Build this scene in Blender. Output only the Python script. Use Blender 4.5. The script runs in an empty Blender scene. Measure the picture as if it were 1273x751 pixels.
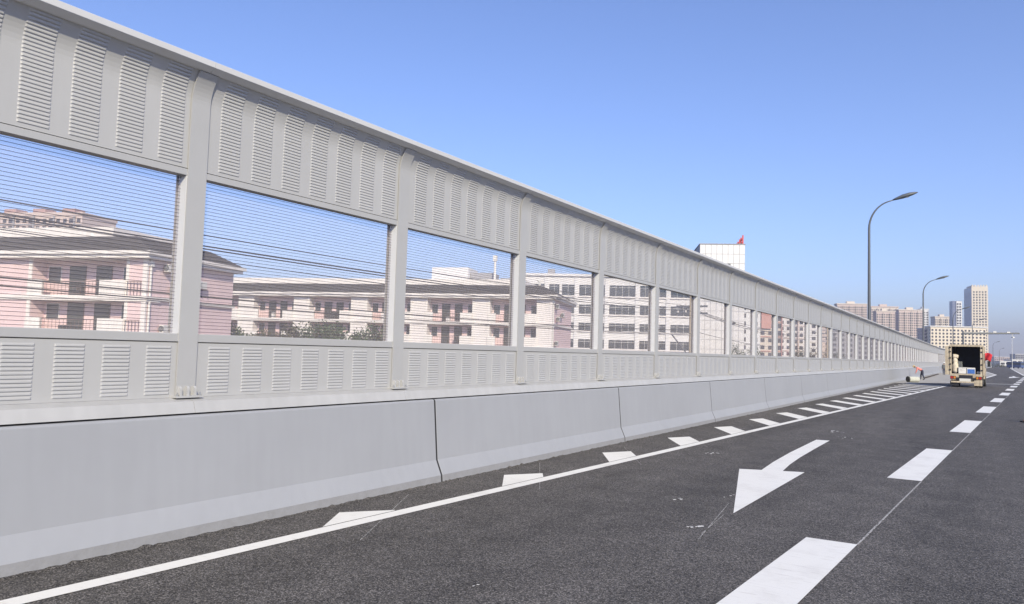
import bpy, bmesh, math, random
from mathutils import Vector, Matrix
random.seed(7)
R = math.radians
scene = bpy.context.scene
COL = scene.collection

# ---------------------------------------------------------------- camera
PW, PH, F = 1273.0, 751.0, 956.0                 # photograph size and focal length in its pixels
CH = 1.709                                       # eye height above the road
YAW, PIT, ROL = 0.5485, 0.0628, 0.0290
_c, _s = math.cos(YAW), math.sin(YAW)
FW = Vector((-_s*math.cos(PIT), _c*math.cos(PIT), math.sin(PIT)))
_r = Vector((_c, _s, 0)); _u = _r.cross(FW)
RT = _r*math.cos(ROL) + _u*math.sin(ROL)
UP = _u*math.cos(ROL) - _r*math.sin(ROL)
EYE = Vector((0, 0, CH))
cam = bpy.data.cameras.new('camera')
camo = bpy.data.objects.new('camera', cam); COL.objects.link(camo)
m = Matrix((RT, UP, -FW)).transposed().to_4x4(); m.translation = EYE
camo.matrix_world = m
cam.sensor_width = 36; cam.lens = F/PW*36
cam.clip_start = 0.05; cam.clip_end = 20000
scene.camera = camo

# ---------------------------------------------------------------- sky, sun, exposure
SUN_AZ, SUN_EL = R(46), R(32)                    # azimuth measured from -Y towards +X
tosun = Vector((math.sin(SUN_AZ)*math.cos(SUN_EL), -math.cos(SUN_AZ)*math.cos(SUN_EL), math.sin(SUN_EL)))
world = bpy.data.worlds.new('World'); scene.world = world; world.use_nodes = True
wn = world.node_tree.nodes; wl = world.node_tree.links; wn.clear()
sky = wn.new('ShaderNodeTexSky'); sky.sky_type = 'NISHITA'; sky.sun_disc = False
sky.sun_elevation = SUN_EL; sky.sun_rotation = math.atan2(tosun.x, tosun.y)
sky.altitude = 0; sky.air_density = 1.0; sky.dust_density = 0.6; sky.ozone_density = 4.0
bg = wn.new('ShaderNodeBackground'); bg.inputs[1].default_value = 0.136
wo = wn.new('ShaderNodeOutputWorld')
tint = wn.new('ShaderNodeMix'); tint.data_type = 'RGBA'; tint.blend_type = 'MULTIPLY'; tint.inputs['Factor'].default_value = 1; tint.inputs['B'].default_value = (.99, .965, 1.18, 1)   # camera white balance
wl.new(sky.outputs[0], tint.inputs['A']); wl.new(tint.outputs['Result'], bg.inputs[0]); wl.new(bg.outputs[0], wo.inputs[0])
sl = bpy.data.lights.new('sun', 'SUN'); sl.energy = 4.35; sl.angle = R(0.5); sl.color = (1.0, 0.905, 0.68)
so = bpy.data.objects.new('sun', sl); COL.objects.link(so)
so.rotation_euler = tosun.to_track_quat('Z', 'Y').to_euler(); so.location = (20, -20, 40)
vs = scene.view_settings
vs.view_transform = 'Standard'; vs.look = 'None'; vs.gamma = 1; vs.use_curve_mapping = False
vs.exposure = 0.37
scene.cycles.transparent_max_bounces = 24

# ---------------------------------------------------------------- pixel helpers (a pixel gives only a direction)
def ray(x, y): return FW + RT*((x-PW/2)/F) - UP*((y-PH/2)/F)
def at(x, y, depth): return EYE + ray(x, y)*depth
def ground(x, y, z=0.0):
    d = ray(x, y); return EYE + d*((z-CH)/d.z)
def on_side(x, y, X):
    d = ray(x, y); return EYE + d*(X/d.x)

# ---------------------------------------------------------------- materials
MATS = {}
def mat(name, col, rough=0.6, var=0.0, scale=3.0, bump=0.0, bscale=40.0, metal=0.0, spec=0.5, col2=None, coords='Object', stretch=None, streak=0.0):
    m = bpy.data.materials.new(name); m.use_nodes = True
    nt = m.node_tree; N = nt.nodes; L = nt.links; N.clear()
    out = N.new('ShaderNodeOutputMaterial'); b = N.new('ShaderNodeBsdfPrincipled')
    L.new(b.outputs[0], out.inputs[0])
    b.inputs['Roughness'].default_value = rough; b.inputs['Metallic'].default_value = metal
    b.inputs['Specular IOR Level'].default_value = spec
    b.inputs['Base Color'].default_value = (*col, 1)
    tc = N.new('ShaderNodeTexCoord'); mp = N.new('ShaderNodeMapping')
    L.new(tc.outputs[coords], mp.inputs[0])
    if stretch: mp.inputs['Scale'].default_value = stretch
    if var or col2:
        n = N.new('ShaderNodeTexNoise'); n.inputs['Scale'].default_value = scale; n.inputs['Detail'].default_value = 6; n.inputs['Roughness'].default_value = 0.65
        L.new(mp.outputs[0], n.inputs[0])
        rp = N.new('ShaderNodeValToRGB'); rp.color_ramp.elements[0].position = .3; rp.color_ramp.elements[1].position = .7
        c2 = col2 or tuple(c*(1+var) for c in col)
        c1 = col if col2 else tuple(c*(1-var) for c in col)
        rp.color_ramp.elements[0].color = (*c1, 1); rp.color_ramp.elements[1].color = (*c2, 1)
        L.new(n.outputs[0], rp.inputs[0]); L.new(rp.outputs[0], b.inputs['Base Color'])
        src = rp.outputs[0]
        if streak:
            n3 = N.new('ShaderNodeTexNoise'); n3.inputs['Scale'].default_value = 1.0; n3.inputs['Detail'].default_value = 5
            mp3 = N.new('ShaderNodeMapping'); mp3.inputs['Scale'].default_value = (9, 9, .7)
            L.new(tc.outputs[coords], mp3.inputs[0]); L.new(mp3.outputs[0], n3.inputs[0])
            r3 = N.new('ShaderNodeValToRGB'); r3.color_ramp.elements[0].position = .42; r3.color_ramp.elements[1].position = .62
            r3.color_ramp.elements[0].color = (1-streak,)*3+(1,); r3.color_ramp.elements[1].color = (1, 1, 1, 1)
            L.new(n3.outputs[0], r3.inputs[0])
            mx = N.new('ShaderNodeMix'); mx.data_type = 'RGBA'; mx.blend_type = 'MULTIPLY'; mx.inputs['Factor'].default_value = 1
            L.new(src, mx.inputs['A']); L.new(r3.outputs[0], mx.inputs['B']); L.new(mx.outputs['Result'], b.inputs['Base Color'])
    if bump:
        n2 = N.new('ShaderNodeTexNoise'); n2.inputs['Scale'].default_value = bscale; n2.inputs['Detail'].default_value = 4
        L.new(mp.outputs[0], n2.inputs[0])
        bp = N.new('ShaderNodeBump'); bp.inputs['Strength'].default_value = bump; bp.inputs['Distance'].default_value = 0.01
        L.new(n2.outputs[0], bp.inputs['Height']); L.new(bp.outputs[0], b.inputs['Normal'])
    MATS[name] = m
    return m

mat('panel_grey', (.400, .400, .402), .42, var=.03, scale=1.3, bump=.02, bscale=6, streak=.02)
mat('post_grey', (.375, .376, .380), .38, var=.03, scale=2.0, bump=.02, bscale=9)
mat('rail_grey', (.42, .42, .422), .45, var=.04, scale=2.0, streak=.05)
mat('frame_white', (.56, .565, .58), .4, var=.03, scale=3)
mat('cap_grey', (.52, .522, .53), .45, var=.04, scale=1.5)
mat('filament', (.05, .05, .07), .6)
mat('bolt', (.45, .45, .45), .35, metal=.7)
mat('concrete', (.312, .321, .346), .62, var=.035, scale=.8, bump=.04, bscale=30, streak=.025)
mat('concrete_toe', (.235, .236, .245), .8, col2=(.275, .277, .29), scale=9, bump=.3, bscale=40)
mat('joint', (.02, .02, .022), .9)
mat('pad_concrete', (.36, .345, .32), .9, var=.12, scale=.6, bump=.2, bscale=60)
mat('soil', (.14, .13, .10), .95, var=.3, scale=.05)
mat('pink_wall', (.70, .53, .535), .85, var=.05, scale=.7, streak=.05)
mat('cream', (.77, .735, .70), .8, var=.05, scale=.9, streak=.10)
mat('cream_pale', (.75, .71, .69), .8, var=.05, scale=.9, streak=.08)
mat('white_tile', (.70, .69, .69), .6, var=.05, scale=.5, streak=.06)
mat('roof_tile', (.06, .056, .056), .8, var=.2, scale=4, bump=.5, bscale=8)
mat('dark_glass', (.045, .055, .065), .12, var=.4, scale=.35)
mat('door_dark', (.04, .043, .04), .3, var=.3, scale=1.0)
mat('rail_metal', (.16, .12, .11), .5)
mat('ac_white', (.62, .61, .58), .5, var=.04)
mat('pipe_white', (.66, .65, .62), .5)
mat('lamp_grey', (.095, .105, .12), .45, var=.08, scale=2)
mat('lens', (.55, .55, .52), .2)
mat('cable', (.015, .015, .018), .6)
mat('wood_pole', (.42, .34, .23), .85, var=.12, scale=3)
mat('bark', (.06, .045, .035), .9, var=.3, scale=6)
mat('leaf_dark', (.035, .07, .018), .6, var=.35, scale=.9)
mat('leaf_brown', (.055, .055, .025), .7, var=.3, scale=.9)
mat('truck_cream', (.52, .44, .32), .5, var=.16, scale=4.5, streak=.25)
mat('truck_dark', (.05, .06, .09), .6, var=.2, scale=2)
mat('truck_black', (.02, .02, .022), .5)
mat('tyre', (.02, .02, .02), .85)
mat('rim', (.30, .29, .27), .5, metal=.5)
mat('lamp_red', (.35, .02, .015), .25)
mat('lamp_amber', (.55, .20, .02), .25)
mat('plate_white', (.62, .61, .56), .5)
mat('box_white', (.66, .65, .62), .6, var=.05)
mat('box_blue', (.05, .14, .42), .5, var=.2, scale=6)
mat('sack', (.58, .52, .42), .8, var=.12, scale=7, bump=.3, bscale=15)
mat('flag_red', (.55, .02, .03), .7, var=.1, scale=6)
mat('sign_red', (.55, .05, .035), .5)
mat('skin', (.42, .26, .19), .6)
mat('hair', (.015, .013, .012), .6)
mat('vest', (.80, .26, .22), .75, var=.1, scale=12)
mat('navy', (.03, .035, .06), .8, var=.2, scale=10)
mat('grey_cloth', (.10, .11, .12), .85, var=.2, scale=10)
mat('hat', (.62, .45, .20), .6)
mat('fabric_roll', (.46, .47, .42), .8, var=.08, scale=5, stretch=(1, 6, 1))
mat('cone_orange', (.62, .12, .03), .55, var=.08, scale=8)
mat('cone_white', (.7, .7, .68), .5)
mat('rubber', (.025, .025, .025), .8)
mat('apt_rose', (.56, .46, .42), .8, var=.05, scale=.05)
mat('apt_beige', (.62, .55, .48), .8, var=.05, scale=.05)
mat('apt_grey', (.30, .30, .32), .8, var=.05, scale=.05)
mat('tower_cream', (.70, .62, .50), .7, var=.03, scale=.05)
mat('tower_blue', (.17, .20, .30), .35, var=.06, scale=.05)
mat('tower_white', (.68, .68, .68), .7, var=.04, scale=.05)
mat('far_window', (.05, .05, .06), .25, var=.4, scale=.15)
mat('far_red', (.52, .27, .23), .8, var=.1, scale=.1)
mat('joint_grey', (.42, .42, .43), .8)
mat('far_rose', (.40, .26, .24), .8, var=.1, scale=.1)
mat('bus_blue', (.05, .09, .22), .4)

def paint_mat():
    m = mat('road_paint', (.78, .76, .715), .6)
    nt = m.node_tree; N = nt.nodes; L = nt.links; b = [n for n in N if n.type == 'BSDF_PRINCIPLED'][0]
    tc = N.new('ShaderNodeTexCoord')
    n1 = N.new('ShaderNodeTexNoise'); n1.inputs['Scale'].default_value = 1.6; n1.inputs['Detail'].default_value = 7; n1.inputs['Roughness'].default_value = .7
    n2 = N.new('ShaderNodeTexNoise'); n2.inputs['Scale'].default_value = 90; n2.inputs['Detail'].default_value = 3
    mp = N.new('ShaderNodeMapping'); mp.inputs['Rotation'].default_value = (0, 0, .5); mp.inputs['Scale'].default_value = (1, 7, 1)
    n3 = N.new('ShaderNodeTexNoise'); n3.inputs['Scale'].default_value = 3.5; n3.inputs['Detail'].default_value = 6
    for n in (n1, n2): L.new(tc.outputs['Object'], n.inputs[0])
    L.new(tc.outputs['Object'], mp.inputs[0]); L.new(mp.outputs[0], n3.inputs[0])
    r1 = N.new('ShaderNodeValToRGB'); r1.color_ramp.elements[0].position = .28; r1.color_ramp.elements[1].position = .5
    r1.color_ramp.elements[0].color = (.66, .64, .60, 1); r1.color_ramp.elements[1].color = (.78, .765, .725, 1)
    L.new(n1.outputs[0], r1.inputs[0])
    r3 = N.new('ShaderNodeValToRGB'); r3.color_ramp.elements[0].position = .30; r3.color_ramp.elements[1].position = .40
    r3.color_ramp.elements[0].color = (.84, .83, .82, 1); r3.color_ramp.elements[1].color = (1, 1, 1, 1)
    L.new(n3.outputs[0], r3.inputs[0])
    mx = N.new('ShaderNodeMix'); mx.data_type = 'RGBA'; mx.blend_type = 'MULTIPLY'; mx.inputs['Factor'].default_value = 1
    L.new(r1.outputs[0], mx.inputs['A']); L.new(r3.outputs[0], mx.inputs['B']); L.new(mx.outputs['Result'], b.inputs['Base Color'])
    bp = N.new('ShaderNodeBump'); bp.inputs['Strength'].default_value = .25; bp.inputs['Distance'].default_value = .006
    L.new(n2.outputs[0], bp.inputs['Height']); L.new(bp.outputs[0], b.inputs['Normal'])
paint_mat()

def chalk_mat():
    m = mat('chalk', (.42, .41, .40), .9)
    nt = m.node_tree; N = nt.nodes; L = nt.links; b = [n for n in N if n.type == 'BSDF_PRINCIPLED'][0]
    tc = N.new('ShaderNodeTexCoord'); n1 = N.new('ShaderNodeTexNoise'); n1.inputs['Scale'].default_value = 60; n1.inputs['Detail'].default_value = 4
    L.new(tc.outputs['Object'], n1.inputs[0])
    rp = N.new('ShaderNodeValToRGB'); rp.color_ramp.elements[0].position = .42; rp.color_ramp.elements[1].position = .55
    rp.color_ramp.elements[0].color = (.09, .088, .086, 1); rp.color_ramp.elements[1].color = (.5, .49, .48, 1)
    L.new(n1.outputs[0], rp.inputs[0]); L.new(rp.outputs[0], b.inputs['Base Color'])
chalk_mat()

def asphalt_mat():
    m = bpy.data.materials.new('asphalt'); m.use_nodes = True; MATS['asphalt'] = m
    nt = m.node_tree; N = nt.nodes; L = nt.links; N.clear()
    out = N.new('ShaderNodeOutputMaterial'); b = N.new('ShaderNodeBsdfPrincipled'); L.new(b.outputs[0], out.inputs[0])
    b.inputs['Roughness'].default_value = .82; b.inputs['Specular IOR Level'].default_value = .35
    tc = N.new('ShaderNodeTexCoord')
    v = N.new('ShaderNodeTexVoronoi'); v.inputs['Scale'].default_value = 100
    L.new(tc.outputs['Object'], v.inputs['Vector'])
    hs = N.new('ShaderNodeSeparateColor'); L.new(v.outputs['Color'], hs.inputs[0])
    rp = N.new('ShaderNodeValToRGB')                       # each aggregate stone its own grey
    e = rp.color_ramp.elements
    e[0].position = 0; e[0].color = (.026, .025, .024, 1); e[1].position = 1; e[1].color = (.30, .278, .26, 1)
    k = e.new(.55); k.color = (.122, .112, .105, 1); k = e.new(.85); k.color = (.185, .171, .16, 1)
    L.new(hs.outputs[0], rp.inputs[0])
    vr = N.new('ShaderNodeValToRGB'); vr.color_ramp.elements[0].position = .35; vr.color_ramp.elements[1].position = .75
    vr.color_ramp.elements[0].color = (1, 1, 1, 1); vr.color_ramp.elements[1].color = (.35, .35, .35, 1)
    L.new(v.outputs['Distance'], vr.inputs[0])
    mx = N.new('ShaderNodeMix'); mx.data_type = 'RGBA'; mx.blend_type = 'MULTIPLY'; mx.inputs['Factor'].default_value = .8
    L.new(rp.outputs[0], mx.inputs['A']); L.new(vr.outputs[0], mx.inputs['B'])
    # paving patches and lanes of compaction along the road
    mp = N.new('ShaderNodeMapping'); mp.inputs['Scale'].default_value = (1.0, .09, 1); mp.inputs['Rotation'].default_value = (0, 0, R(3))
    n1 = N.new('ShaderNodeTexNoise'); n1.inputs['Scale'].default_value = .9; n1.inputs['Detail'].default_value = 6; n1.inputs['Roughness'].default_value = .6
    L.new(tc.outputs['Object'], mp.inputs[0]); L.new(mp.outputs[0], n1.inputs[0])
    n4 = N.new('ShaderNodeTexNoise'); n4.inputs['Scale'].default_value = 1.7; n4.inputs['Detail'].default_value = 8; n4.inputs['Roughness'].default_value = .7
    L.new(tc.outputs['Object'], n4.inputs[0])
    ad = N.new('ShaderNodeMath'); ad.operation = 'ADD'; L.new(n1.outputs[0], ad.inputs[0]); L.new(n4.outputs[0], ad.inputs[1])
    r1 = N.new('ShaderNodeMapRange'); r1.inputs['From Min'].default_value = .75; r1.inputs['From Max'].default_value = 1.25; r1.inputs['To Min'].default_value = .70; r1.inputs['To Max'].default_value = 1.32
    L.new(ad.outputs[0], r1.inputs[0])
    mx2 = N.new('ShaderNodeMix'); mx2.data_type = 'RGBA'; mx2.blend_type = 'MULTIPLY'; mx2.inputs['Factor'].default_value = 1
    L.new(mx.outputs['Result'], mx2.inputs['A']); L.new(r1.outputs[0], mx2.inputs['B'])
    L.new(mx2.outputs['Result'], b.inputs['Base Color'])
    n2 = N.new('ShaderNodeTexNoise'); n2.inputs['Scale'].default_value = 80; n2.inputs['Detail'].default_value = 5
    L.new(tc.outputs['Object'], n2.inputs[0])
    sm = N.new('ShaderNodeMath'); sm.operation = 'SUBTRACT'; L.new(n2.outputs[0], sm.inputs[0]); L.new(v.outputs['Distance'], sm.inputs[1])
    bp = N.new('ShaderNodeBump'); bp.inputs['Strength'].default_value = .75; bp.inputs['Distance'].default_value = .006
    L.new(sm.outputs[0], bp.inputs['Height']); L.new(bp.outputs[0], b.inputs['Normal'])
asphalt_mat()

def pane_mat():
    m = bpy.data.materials.new('acrylic_pane'); m.use_nodes = True; MATS['acrylic_pane'] = m
    nt = m.node_tree; N = nt.nodes; L = nt.links; N.clear()
    out = N.new('ShaderNodeOutputMaterial')
    tr = N.new('ShaderNodeBsdfTransparent'); tr.inputs[0].default_value = (.97, .96, .96, 1)
    df = N.new('ShaderNodeBsdfDiffuse'); df.inputs[0].default_value = (.80, .72, .73, 1)
    gl = N.new('ShaderNodeBsdfGlossy'); gl.inputs[0].default_value = (1, 1, 1, 1); gl.inputs[1].default_value = .03
    fc = N.new('ShaderNodeLayerWeight'); fc.inputs[0].default_value = .5
    pw = N.new('ShaderNodeMath'); pw.operation = 'POWER'; pw.inputs[1].default_value = 5; L.new(fc.outputs['Facing'], pw.inputs[0])
    lw = N.new('ShaderNodeMath'); lw.operation = 'MULTIPLY_ADD'; lw.inputs[1].default_value = .14; lw.inputs[2].default_value = .02; L.new(pw.outputs[0], lw.inputs[0])
    a = N.new('ShaderNodeMixShader'); a.inputs[0].default_value = .082
    L.new(tr.outputs[0], a.inputs[1]); L.new(df.outputs[0], a.inputs[2])
    c = N.new('ShaderNodeMixShader'); L.new(lw.outputs[0], c.inputs[0]); L.new(a.outputs[0], c.inputs[1]); L.new(gl.outputs[0], c.inputs[2])
    L.new(c.outputs[0], out.inputs[0])
pane_mat()

# ---------------------------------------------------------------- mesh helpers
class MB:
    def __init__(s): s.v = []; s.f = []; s.mi = []
    def add(s, vs_, fs, mi=0):
        o = len(s.v); s.v += [tuple(v) for v in vs_]
        for f in fs: s.f.append(tuple(o+i for i in f)); s.mi.append(mi)
        return s
    def box(s, x0, x1, y0, y1, z0, z1, mi=0):
        return s.add([(x0,y0,z0),(x1,y0,z0),(x1,y1,z0),(x0,y1,z0),(x0,y0,z1),(x1,y0,z1),(x1,y1,z1),(x0,y1,z1)],
                     [(0,3,2,1),(4,5,6,7),(0,1,5,4),(1,2,6,5),(2,3,7,6),(3,0,4,7)], mi)
    def prism_y(s, prof, y0, y1, mi=0):            # prof: (x, z) loop, extruded along y
        n = len(prof)
        vs_ = [(x, y0, z) for x, z in prof] + [(x, y1, z) for x, z in prof]
        fs = [(i, (i+1) % n, n+(i+1) % n, n+i) for i in range(n)] + [tuple(range(n))[::-1], tuple(range(n, 2*n))]
        return s.add(vs_, fs, mi)
    def prism_z(s, prof, z0, z1, mi=0):            # prof: (x, y) loop
        n = len(prof)
        vs_ = [(x, y, z0) for x, y in prof] + [(x, y, z1) for x, y in prof]
        fs = [(i, (i+1) % n, n+(i+1) % n, n+i) for i in range(n)] + [tuple(range(n))[::-1], tuple(range(n, 2*n))]
        return s.add(vs_, fs, mi)
    def prism_x(s, prof, x0, x1, mi=0):            # prof: (y, z) loop
        n = len(prof)
        vs_ = [(x0, y, z) for y, z in prof] + [(x1, y, z) for y, z in prof]
        fs = [(i, (i+1) % n, n+(i+1) % n, n+i) for i in range(n)] + [tuple(range(n))[::-1], tuple(range(n, 2*n))]
        return s.add(vs_, fs, mi)
    def tube(s, pts, rad, n=8, mi=0, cap=True):
        pts = [Vector(p) for p in pts]
        if not isinstance(rad, (list, tuple)): rad = [rad]*len(pts)
        o = len(s.v); ref = None
        for i, p in enumerate(pts):
            t = (pts[min(i+1, len(pts)-1)] - pts[max(i-1, 0)]).normalized()
            if ref is None: ref = Vector((0,0,1)) if abs(t.z) < .9 else Vector((1,0,0))
            a = t.cross(ref).normalized(); b_ = a.cross(t).normalized(); ref = b_
            for k in range(n):
                an = 2*math.pi*k/n
                s.v.append(tuple(p + (a*math.cos(an) + b_*math.sin(an))*rad[i]))
        for i in range(len(pts)-1):
            for k in range(n):
                s.f.append((o+i*n+k, o+i*n+(k+1) % n, o+(i+1)*n+(k+1) % n, o+(i+1)*n+k)); s.mi.append(mi)
        if cap:
            s.f.append(tuple(o+k for k in range(n))[::-1]); s.mi.append(mi)
            q = o+(len(pts)-1)*n; s.f.append(tuple(q+k for k in range(n))); s.mi.append(mi)
        return s
    def lathe(s, prof, n=20, mi=0, axis='z', c=(0,0,0)):      # prof (r, h)
        o = len(s.v)
        for r, h in prof:
            for k in range(n):
                a = 2*math.pi*k/n; u, w = r*math.cos(a), r*math.sin(a)
                p = (u, w, h) if axis == 'z' else ((h, u, w) if axis == 'x' else (w, h, u))
                s.v.append((p[0]+c[0], p[1]+c[1], p[2]+c[2]))
        for i in range(len(prof)-1):
            for k in range(n):
                s.f.append((o+i*n+k, o+i*n+(k+1) % n, o+(i+1)*n+(k+1) % n, o+(i+1)*n+k)); s.mi.append(mi)
        s.f.append(tuple(o+k for k in range(n))[::-1]); s.mi.append(mi)
        q = o+(len(prof)-1)*n; s.f.append(tuple(q+k for k in range(n))); s.mi.append(mi)
        return s
    def mesh(s, name, mats, smooth=False):
        me = bpy.data.meshes.new(name); me.from_pydata(s.v, [], s.f)
        for mm in (mats if isinstance(mats, (list, tuple)) else [mats]): me.materials.append(MATS[mm])
        me.polygons.foreach_set('material_index', s.mi)
        bm = bmesh.new(); bm.from_mesh(me); bmesh.ops.recalc_face_normals(bm, faces=bm.faces); bm.to_mesh(me); bm.free()
        if smooth: me.shade_smooth()
        me.update()
        return me
    def build(s, name, mats, parent=None, smooth=False, bevel=0, loc=None, rotz=0):
        return link(name, s.mesh(name, mats, smooth), parent, bevel, loc, rotz)
def link(name, data, parent=None, bevel=0, loc=None, rotz=0):
    o = bpy.data.objects.new(name, data); COL.objects.link(o)
    if parent: o.parent = parent
    if loc is not None: o.location = loc
    if rotz: o.rotation_euler = (0, 0, rotz)
    if bevel:
        b = o.modifiers.new('bevel', 'BEVEL'); b.width = bevel; b.segments = 2; b.limit_method = 'ANGLE'
    return o
def tag(o, label, cat=None, group=None, kind=None):
    o['label'] = label
    if cat: o['category'] = cat
    if group: o['group'] = group
    if kind: o['kind'] = kind
    return o
def thing(name, label, cat, loc=(0,0,0), rotz=0, group=None):
    o = bpy.data.objects.new(name, None); COL.objects.link(o); o.empty_display_size = .2
    o.location = loc; o.rotation_euler = (0, 0, rotz)
    return tag(o, label, cat, group)
def structure(o, label=None):
    o['kind'] = 'structure'
    if label: o['label'] = label
    return o
def stuff(o): o['kind'] = 'stuff'; return o

# ================================================================ THE SETTING
GZ = -6.5                                            # ground below the elevated road
gm = MB(); n = 24; S = 6000
for i in range(n):
    for j in range(n):
        x0, x1 = -S+2*S*i/n, -S+2*S*(i+1)/n; y0, y1 = -S+2*S*j/n, -S+2*S*(j+1)/n
        gm.add([(x0,y0,GZ),(x1,y0,GZ),(x1,y1,GZ),(x0,y1,GZ)], [(0,1,2,3)])
structure(gm.build('ground', 'soil'), 'dull brown ground below the elevated road')

def wall_x(y):                                       # line of the left-hand barrier
    return -6.24 if y < 150 else -6.24 + .035*(y-150)
YY = [-25 + 2.5*i for i in range(80)] + [180 + 15*i for i in range(55)]
rm = MB()
top = [[(wall_x(y)-.55+(.0 if k == 0 else (12.5+.0525*max(y, 0))*k), y, 0) for k in (0, .33, .66, 1)] for y in YY]
vs_ = [p for row in top for p in row]; fs = []
for i in range(len(YY)-1):
    for k in range(3): fs.append((i*4+k, i*4+k+1, i*4+5+k, i*4+4+k))
rm.add(vs_, fs)
o = len(rm.v)                                        # deck edge and underside
for i, y in enumerate(YY):
    l, r = top[i][0], top[i][3]
    rm.v += [(l[0], y, -1.1), (r[0], y, -1.1)]
for i in range(len(YY)-1):
    rm.f += [(i*4, (i+1)*4, o+2*(i+1), o+2*i), (i*4+3, o+2*i+1, o+2*(i+1)+1, (i+1)*4+3), (o+2*i, o+2*(i+1), o+2*(i+1)+1, o+2*i+1)]
    rm.mi += [1, 1, 1]
road = structure(rm.build('road', ['asphalt', 'concrete']), 'dark new asphalt carriageway of the elevated road')

def sheet(name, pts, z, material, parent=road):
    me = MB(); me.add([(p[0], p[1], z) for p in pts], [tuple(range(len(pts)))])
    return me.build(name, material, parent)
ZM = .005
def line_x(y): return -5.455 + .049*y                # solid line of the taper
# solid edge line
for a, b in ((-20, 8), (8, 26), (26, 48), (48, 66)):
    sheet('edge_line', [(line_x(a)-.085, a), (line_x(a)+.085, a), (line_x(b)+.085, b), (line_x(b)-.085, b)], ZM, 'road_paint')
# hatch bars between the barrier and the solid line
def hatch_edge(y): return -5.66 + .0085*y
for k in range(0, 21):
    yl = 5.37 + 2.945*k
    c = .98; q = []
    def cross(y0):                                   # from the solid line back to the barrier side
        x = line_x(y0)-.10; t = 0
        while x - .585*t > hatch_edge(y0+t) and t < 6: t += .02
        return (x, y0), (x-.585*t, y0+t)
    A, B = cross(yl); C = (line_x(yl+c)-.10, yl+c); Dp = (-5.26, C[1]+(C[0]+5.26)/.6)
    if Dp[1] < C[1]+.01: C = (line_x(yl+c+.02)-.10, yl+c); Dp = None
    sheet('hatch_bar', [p for p in (A, C, Dp, B) if p], ZM, 'road_paint')
# broken lane line
def lane_x(y): return -1.41 + .0525*y
for k in range(-2, 13):
    a, b = 12.65+9.6*k, 17.5+9.6*k
    sheet('lane_dash', [(lane_x(a)-.45, a), (lane_x(a), a), (lane_x(b), b), (lane_x(b)-.45, b)], ZM, 'road_paint')
    if -1 <= k < 4:
        a2, b2 = b, 12.65+9.6*(k+1)
        w = .010
        sheet('chalk_line', [(lane_x(a2)-w, a2), (lane_x(a2)+w, a2), (lane_x(b2)+w, b2), (lane_x(b2)-w, b2)], ZM-.001, 'chalk')
# merge arrow
AR = [(-2.324, 8.564), (-2.76, 10.33), (-3.169, 11.986), (-2.866, 12.108), (-2.93, 13.154), (-2.98, 14.696), (-3.004, 17.457), (-2.742, 17.497), (-2.72, 15.6),
      (-2.69, 14.093), (-2.645, 13.039), (-2.581, 12.232), (-2.285, 12.335)]
sheet('merge_arrow', AR, ZM, 'road_paint')
# thin setting-out chalk marks and specks of spilt paint
def chalk(p, q, w=.0032, z=ZM-.001):
    d = Vector((q[0]-p[0], q[1]-p[1])); nrm = Vector((-d.y, d.x)).normalized()*w
    sheet('chalk_mark', [(p[0]-nrm.x, p[1]-nrm.y), (q[0]-nrm.x, q[1]-nrm.y), (q[0]+nrm.x, q[1]+nrm.y), (p[0]+nrm.x, p[1]+nrm.y)], z, 'chalk')
for (a, b) in (((380+425/6.26, 560+700/6.26), (380+800/6.26, 560+345/6.26)), ((671, 576), (671, 609)), ((776, 556), (797, 578)), ((846, 540), (880, 556)), ((868, 671), (906, 626)), ((872, 664), (900, 640))):
    A, B = ground(*a), ground(*b); chalk((A.x, A.y), (B.x, B.y))
random.seed(3)
for cx, cy, n in ((885, 563, 7), (863, 655, 9), (1042, 537, 10), (842, 621, 3), (588, 729, 2), (1133, 494.6, 9), (905, 617, 4), (1050, 544, 5)):
    for i in range(n):
        g = ground(cx+random.uniform(-9, 9), cy+random.uniform(-1.6, 1.6)); r0 = random.uniform(.005, .013)*(1+g.y/14)
        pts = [(g.x+r0*random.uniform(.5, 1.2)*math.cos(a)*1.2, g.y+r0*random.uniform(.5, 1.5)*math.sin(a)*1.6) for a in (0, .9, 1.9, 2.8, 3.7, 4.6, 5.5)]
        sheet('paint_speck', pts, ZM+.0005*i/10, 'chalk' if i % 2 else 'road_paint')
# ragged bead of asphalt where the paving meets the barrier foot
rnd = random.Random(11); eb = MB(); yy = -6.0; row = []
while yy < 46:
    row.append((yy, rnd.uniform(.003, .012)+(rnd.random() < .12)*rnd.uniform(.004, .014), rnd.uniform(-.012, .018))); yy += rnd.uniform(.025, .07)
for y, hh, dx in row: eb.v += [(-5.862+dx, y, .0015), (-5.885+dx*.5, y, hh*.9), (-5.9075, y, hh)]
for i in range(len(row)-1):
    for k in (0, 1): eb.f.append((i*3+k, i*3+3+k, i*3+4+k, i*3+1+k)); eb.mi.append(0)
stuff(eb.build('asphalt_edge', 'asphalt', road))
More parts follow.
